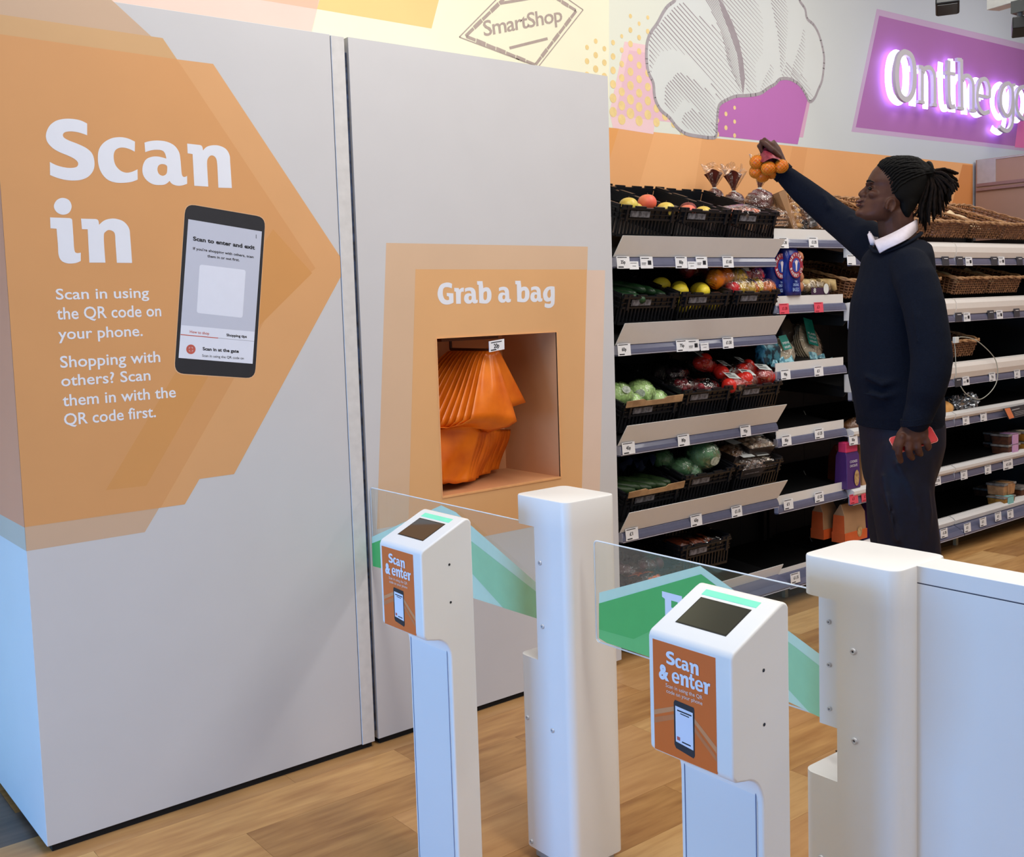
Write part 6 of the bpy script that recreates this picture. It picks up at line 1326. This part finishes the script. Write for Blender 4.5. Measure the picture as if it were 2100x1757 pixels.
# folds at elbow, waist and sleeve
for pts, r in ((((1893, 760, -.285), (1915, 748, -.290), (1938, 752, -.27)), .012), (((1886, 785, -.285), (1905, 775, -.292), (1930, 782, -.275)), .010), (((1775, 772, -.092), (1810, 788, -.140), (1860, 776, -.150)), .009), (((1770, 806, -.085), (1810, 814, -.138), (1850, 806, -.150)), .008),
               (((1690, 402, .30), (1700, 425, .275), (1696, 452, .30)), .009), (((1716, 420, .28), (1726, 445, .25), (1722, 475, .27)), .009), (((1660, 384, .34), (1668, 402, .32), (1664, 425, .34)), .008), (((1745, 445, .20), (1757, 478, .175), (1748, 505, .20)), .010), (((1868, 600, -.235), (1880, 650, -.268), (1884, 700, -.280)), .008), (((1905, 600, -.20), (1925, 650, -.235), (1935, 700, -.25)), .008)):
    caps(j, [(P(x, y, q), r*(1.15 if i == 1 else .7)) for i, (x, y, q) in enumerate(pts)], 8)
jm = remesh('jumper', j, navy, .0065, MAN, 5)
mb = MB()   # ribbed cuffs and hem
rc = P(1603, 352, .402); ax = (P(1618, 366, .395)-P(1600, 349, .402)).normalized(); u_ = ax.orthogonal().normalized(); v_ = ax.cross(u_)
for t in range(5): mb.tube([rc+ax*(.004*t-.004)+(u_*math.cos(a*math.pi/12)+v_*math.sin(a*math.pi/12))*(.0335+.0012*(a % 2)) for a in range(24)], .003, 5, closed=True)
put('cuff', mb, navy, MAN, smooth=True); mb = MB()
for t in range(6): mb.tube([P(1879, 866-2.2*t, -.248)+_r*math.cos(a*math.pi/12)*(.0405+.0012*(a % 2))+_d*math.sin(a*math.pi/12)*.038+_z*(-.003+.006*math.cos(a*math.pi/12)) for a in range(24)], .0032, 5, closed=True)
put('cuff', mb, navy, MAN, smooth=True); mb = MB()
for t in range(7): mb.tube([P(1845, 868-2.6*t)+_r*math.cos(a*math.pi/24)*(px(80)+.001*(a % 2))+_d*math.sin(a*math.pi/24)*.160 for a in range(48)], .0036, 5, closed=True)
put('hem', mb, navy, MAN, smooth=True)
mb = MB(); mb.tube(catmull([P(1786, 503, -.01), P(1793, 515, -.06), P(1816, 516, -.105), P(1852, 503, -.118), P(1880, 486, -.085), P(1890, 478, 0), P(1880, 482, .085), P(1850, 494, .11), P(1806, 504, .08)], True, 5), .0055, 7, closed=True); put('neckband', mb, navy, MAN, smooth=True)
# ---- shirt collar
def collar(inner, outer, nm='collar'):
    a = catmull([P(*p) for p in inner], False, 5); c_ = catmull([P(*p) for p in outer], False, 5); mb = MB(); n = len(a)
    vs = list(a)+list(c_); mb.add(vs, [(i, i+1, n+i+1, n+i) for i in range(n-1)]); return put(nm, mb, shirt, MAN, smooth=True, thick=.0035, recalc=False)
collar([(1792, 494, -.060), (1815, 485, -.084), (1840, 473, -.092), (1862, 460, -.078), (1876, 452, -.035), (1880, 449, .02)], [(1804, 519, -.098), (1822, 509, -.122), (1844, 499, -.130), (1864, 488, -.112), (1878, 475, -.058), (1882, 470, .02)])
collar([(1783, 474, .0), (1790, 484, .03), (1800, 486, .06)], [(1781, 486, -.012), (1787, 502, .015), (1800, 500, .07)])
mb = MB(); mb.tube([P(1783, 480, -.014), P(1790, 496, -.030), P(1789, 505, -.022)], [.007, .010, .006], 8); put('collar_stand', mb, shirt, MAN, smooth=True)
# ---- trousers
t_ = MB()
t_.loft([(P(x, y), _r*px(a), _d*d_) for x, y, a, d_ in ((1845, 838, 78, .150), (1848, 870, 82, .160), (1850, 910, 79, .165), (1846, 950, 73, .160), (1843, 980, 66, .150), (1842, 1010, 54, .13))], 26)
for sx, sd, W_ in ((-10, .085, 1.0), (8, -.085, 1.0)):
    caps(t_, [(P(1850+sx, 930, sd), .090), (P(1844+sx*.6, 1010, sd), .094), (P(1850+sx, 1070, sd), .092), (P(1858+sx, 1130, sd), .090), (P(1864+sx*1.6, 1260, sd), .082), (P(1868+sx*2, 1400, sd*.9), .076), (P(1872+sx*2, 1525, sd*.9), .070), (P(1872+sx*2, 1545, sd*.9), .069)], 18)
for pts, r in ((((1885, 960, -.15), (1900, 1010, -.165), (1905, 1050, -.165), (1900, 1110, -.165)), .011), (((1840, 950, -.165), (1870, 1000, -.178), (1885, 1060, -.178), (1890, 1130, -.17)), .010), (((1810, 975, -.135), (1822, 1040, -.165), (1840, 1110, -.165)), .006)):
    caps(t_, [(P(x, y, q), r) for x, y, q in pts], 8)
remesh('trousers', t_, trs, .0065, MAN, 14)
shoe = mat('shoe_black', (18, 18, 20), .35)
for sx, sd in ((-10, .078), (8, -.078)):
    an = P(1870+sx*2, 1550, sd); mb = MB(); f_ = -_r*.96+_d*.28
    mb.loft([(Vector((an.x, an.y, .045))-f_*.075, _d*.030, _z*.040), (Vector((an.x, an.y, .055))-f_*.03, _d*.038, _z*.052), (Vector((an.x, an.y, .050))+f_*.05, _d*.044, _z*.046), (Vector((an.x, an.y, .036))+f_*.13, _d*.048, _z*.033), (Vector((an.x, an.y, .026))+f_*.19, _d*.030, _z*.022)], 16); s1_ = put('shoe', mb, shoe, MAN, smooth=True)
    mb = MB(); mb.loft([(Vector((an.x, an.y, .006))-f_*.085, _d*.033, _z*.006), (Vector((an.x, an.y, .006)), _d*.042, _z*.006), (Vector((an.x, an.y, .006))+f_*.12, _d*.050, _z*.006), (Vector((an.x, an.y, .006))+f_*.195, _d*.032, _z*.006)], 16); put('sole', mb, shoe, s1_)
# ---- phone in the lowered hand
A_ = ld(1838, 912, .016); B_ = ld(1909, 891, .020); u_ = (B_-A_).normalized(); v_ = (_z*.80+_d*.60); v_ = (v_-u_*u_.dot(v_)).normalized(); n_ = u_.cross(v_)
PH = root('smartphone', (A_+B_)/2, 'red smartphone held flat in the lowered hand', 'phone'); c_ = (A_+B_)/2
mb = MB(); mb.prism(rrect(-.064, -.026, .064, .026, .009), 'z', -.004, .004, Matrix.Translation(c_) @ Matrix(((u_.x, v_.x, n_.x, 0), (u_.y, v_.y, n_.y, 0), (u_.z, v_.z, n_.z, 0), (0, 0, 0, 1)))); put('case', mb, mat('phone_red', (196, 36, 44), .3), PH, bevel=.0012)
mb = MB(); mb.tube([c_+u_*x+v_*z for x, z in rrect(-.0645, -.0265, .0645, .0265, .009)], .0014, 5, closed=True); put('case_edge', mb, mat('phone_edge', (236, 150, 140), .25), PH, smooth=True)
# ---- net of oranges
OC = P(1576, 345, .40); NT = root('orange_net', OC, 'net of six small oranges with red netting gathered in the raised hand', 'net of fruit')
peel = mat('orange_peel', (238, 118, 24), .38, c2=(226, 96, 14), scale=60, bump=.3); net = mat('net_yellow', (206, 140, 40), .5); netr = mat('net_red', (146, 44, 62), .5, c2=(110, 30, 46), scale=80, bump=.5)
R0 = px(14.2)*1.12
for x, y, q in ((1552, 332, -.03), (1576, 345, -.055), (1602, 341, -.055), (1551, 352, -.01), (1564, 360, -.005), (1584, 353, .0)):
    c_ = P(x, y, .40+q); T_ = put('orange', MB().ell(c_, (R0, R0, R0*.94), 24, 16), peel, NT, smooth=True); mb = MB()
    for s_ in (-1, 1):
        for k in range(12):
            pts = []
            for i in range(15):
                th = math.radians(14+i*152/14); a = 2*math.pi*k/12+s_*i*.19
                pts.append(c_+Vector((math.sin(th)*math.cos(a), math.sin(th)*math.sin(a), math.cos(th)*.94))*(R0+.0006))
            mb.tube(pts, .0009, 4)
    put('netting', mb, net, T_)
K_ = hd(1571, 309, -.03); mb = MB()
def sk(u, v): a = 2*math.pi*u; q = .008+.028*v**.8*(1+.10*math.sin(5*a)+.05*math.sin(9*a)); c_ = K_.lerp(P(1581, 330, .345), v); return c_+_r*math.cos(a)*q+_d*math.sin(a)*q*.8+_z*(.006*math.sin(3*a)*v)
mb.grid(sk, 30, 8); put('net_gather', mb, netr, NT, smooth=True, recalc=False)
mb = MB()
for k in range(20):
    a = k*2*math.pi/20; mb.tube([K_+_r*math.cos(a)*.010+_d*math.sin(a)*.008, K_.lerp(P(1579, 331, .40), .5)+_r*math.cos(a+.3)*.030+_d*math.sin(a+.3)*.024, P(1579, 333, .40)+_r*math.cos(a+.6)*.048+_d*math.sin(a+.6)*.036], .0011, 4)
mb.tube([K_, hd(1567, 300, -.004), hd(1564, 291, 0)], [.011, .008, .006], 8); put('net_strands', mb, netr, NT)
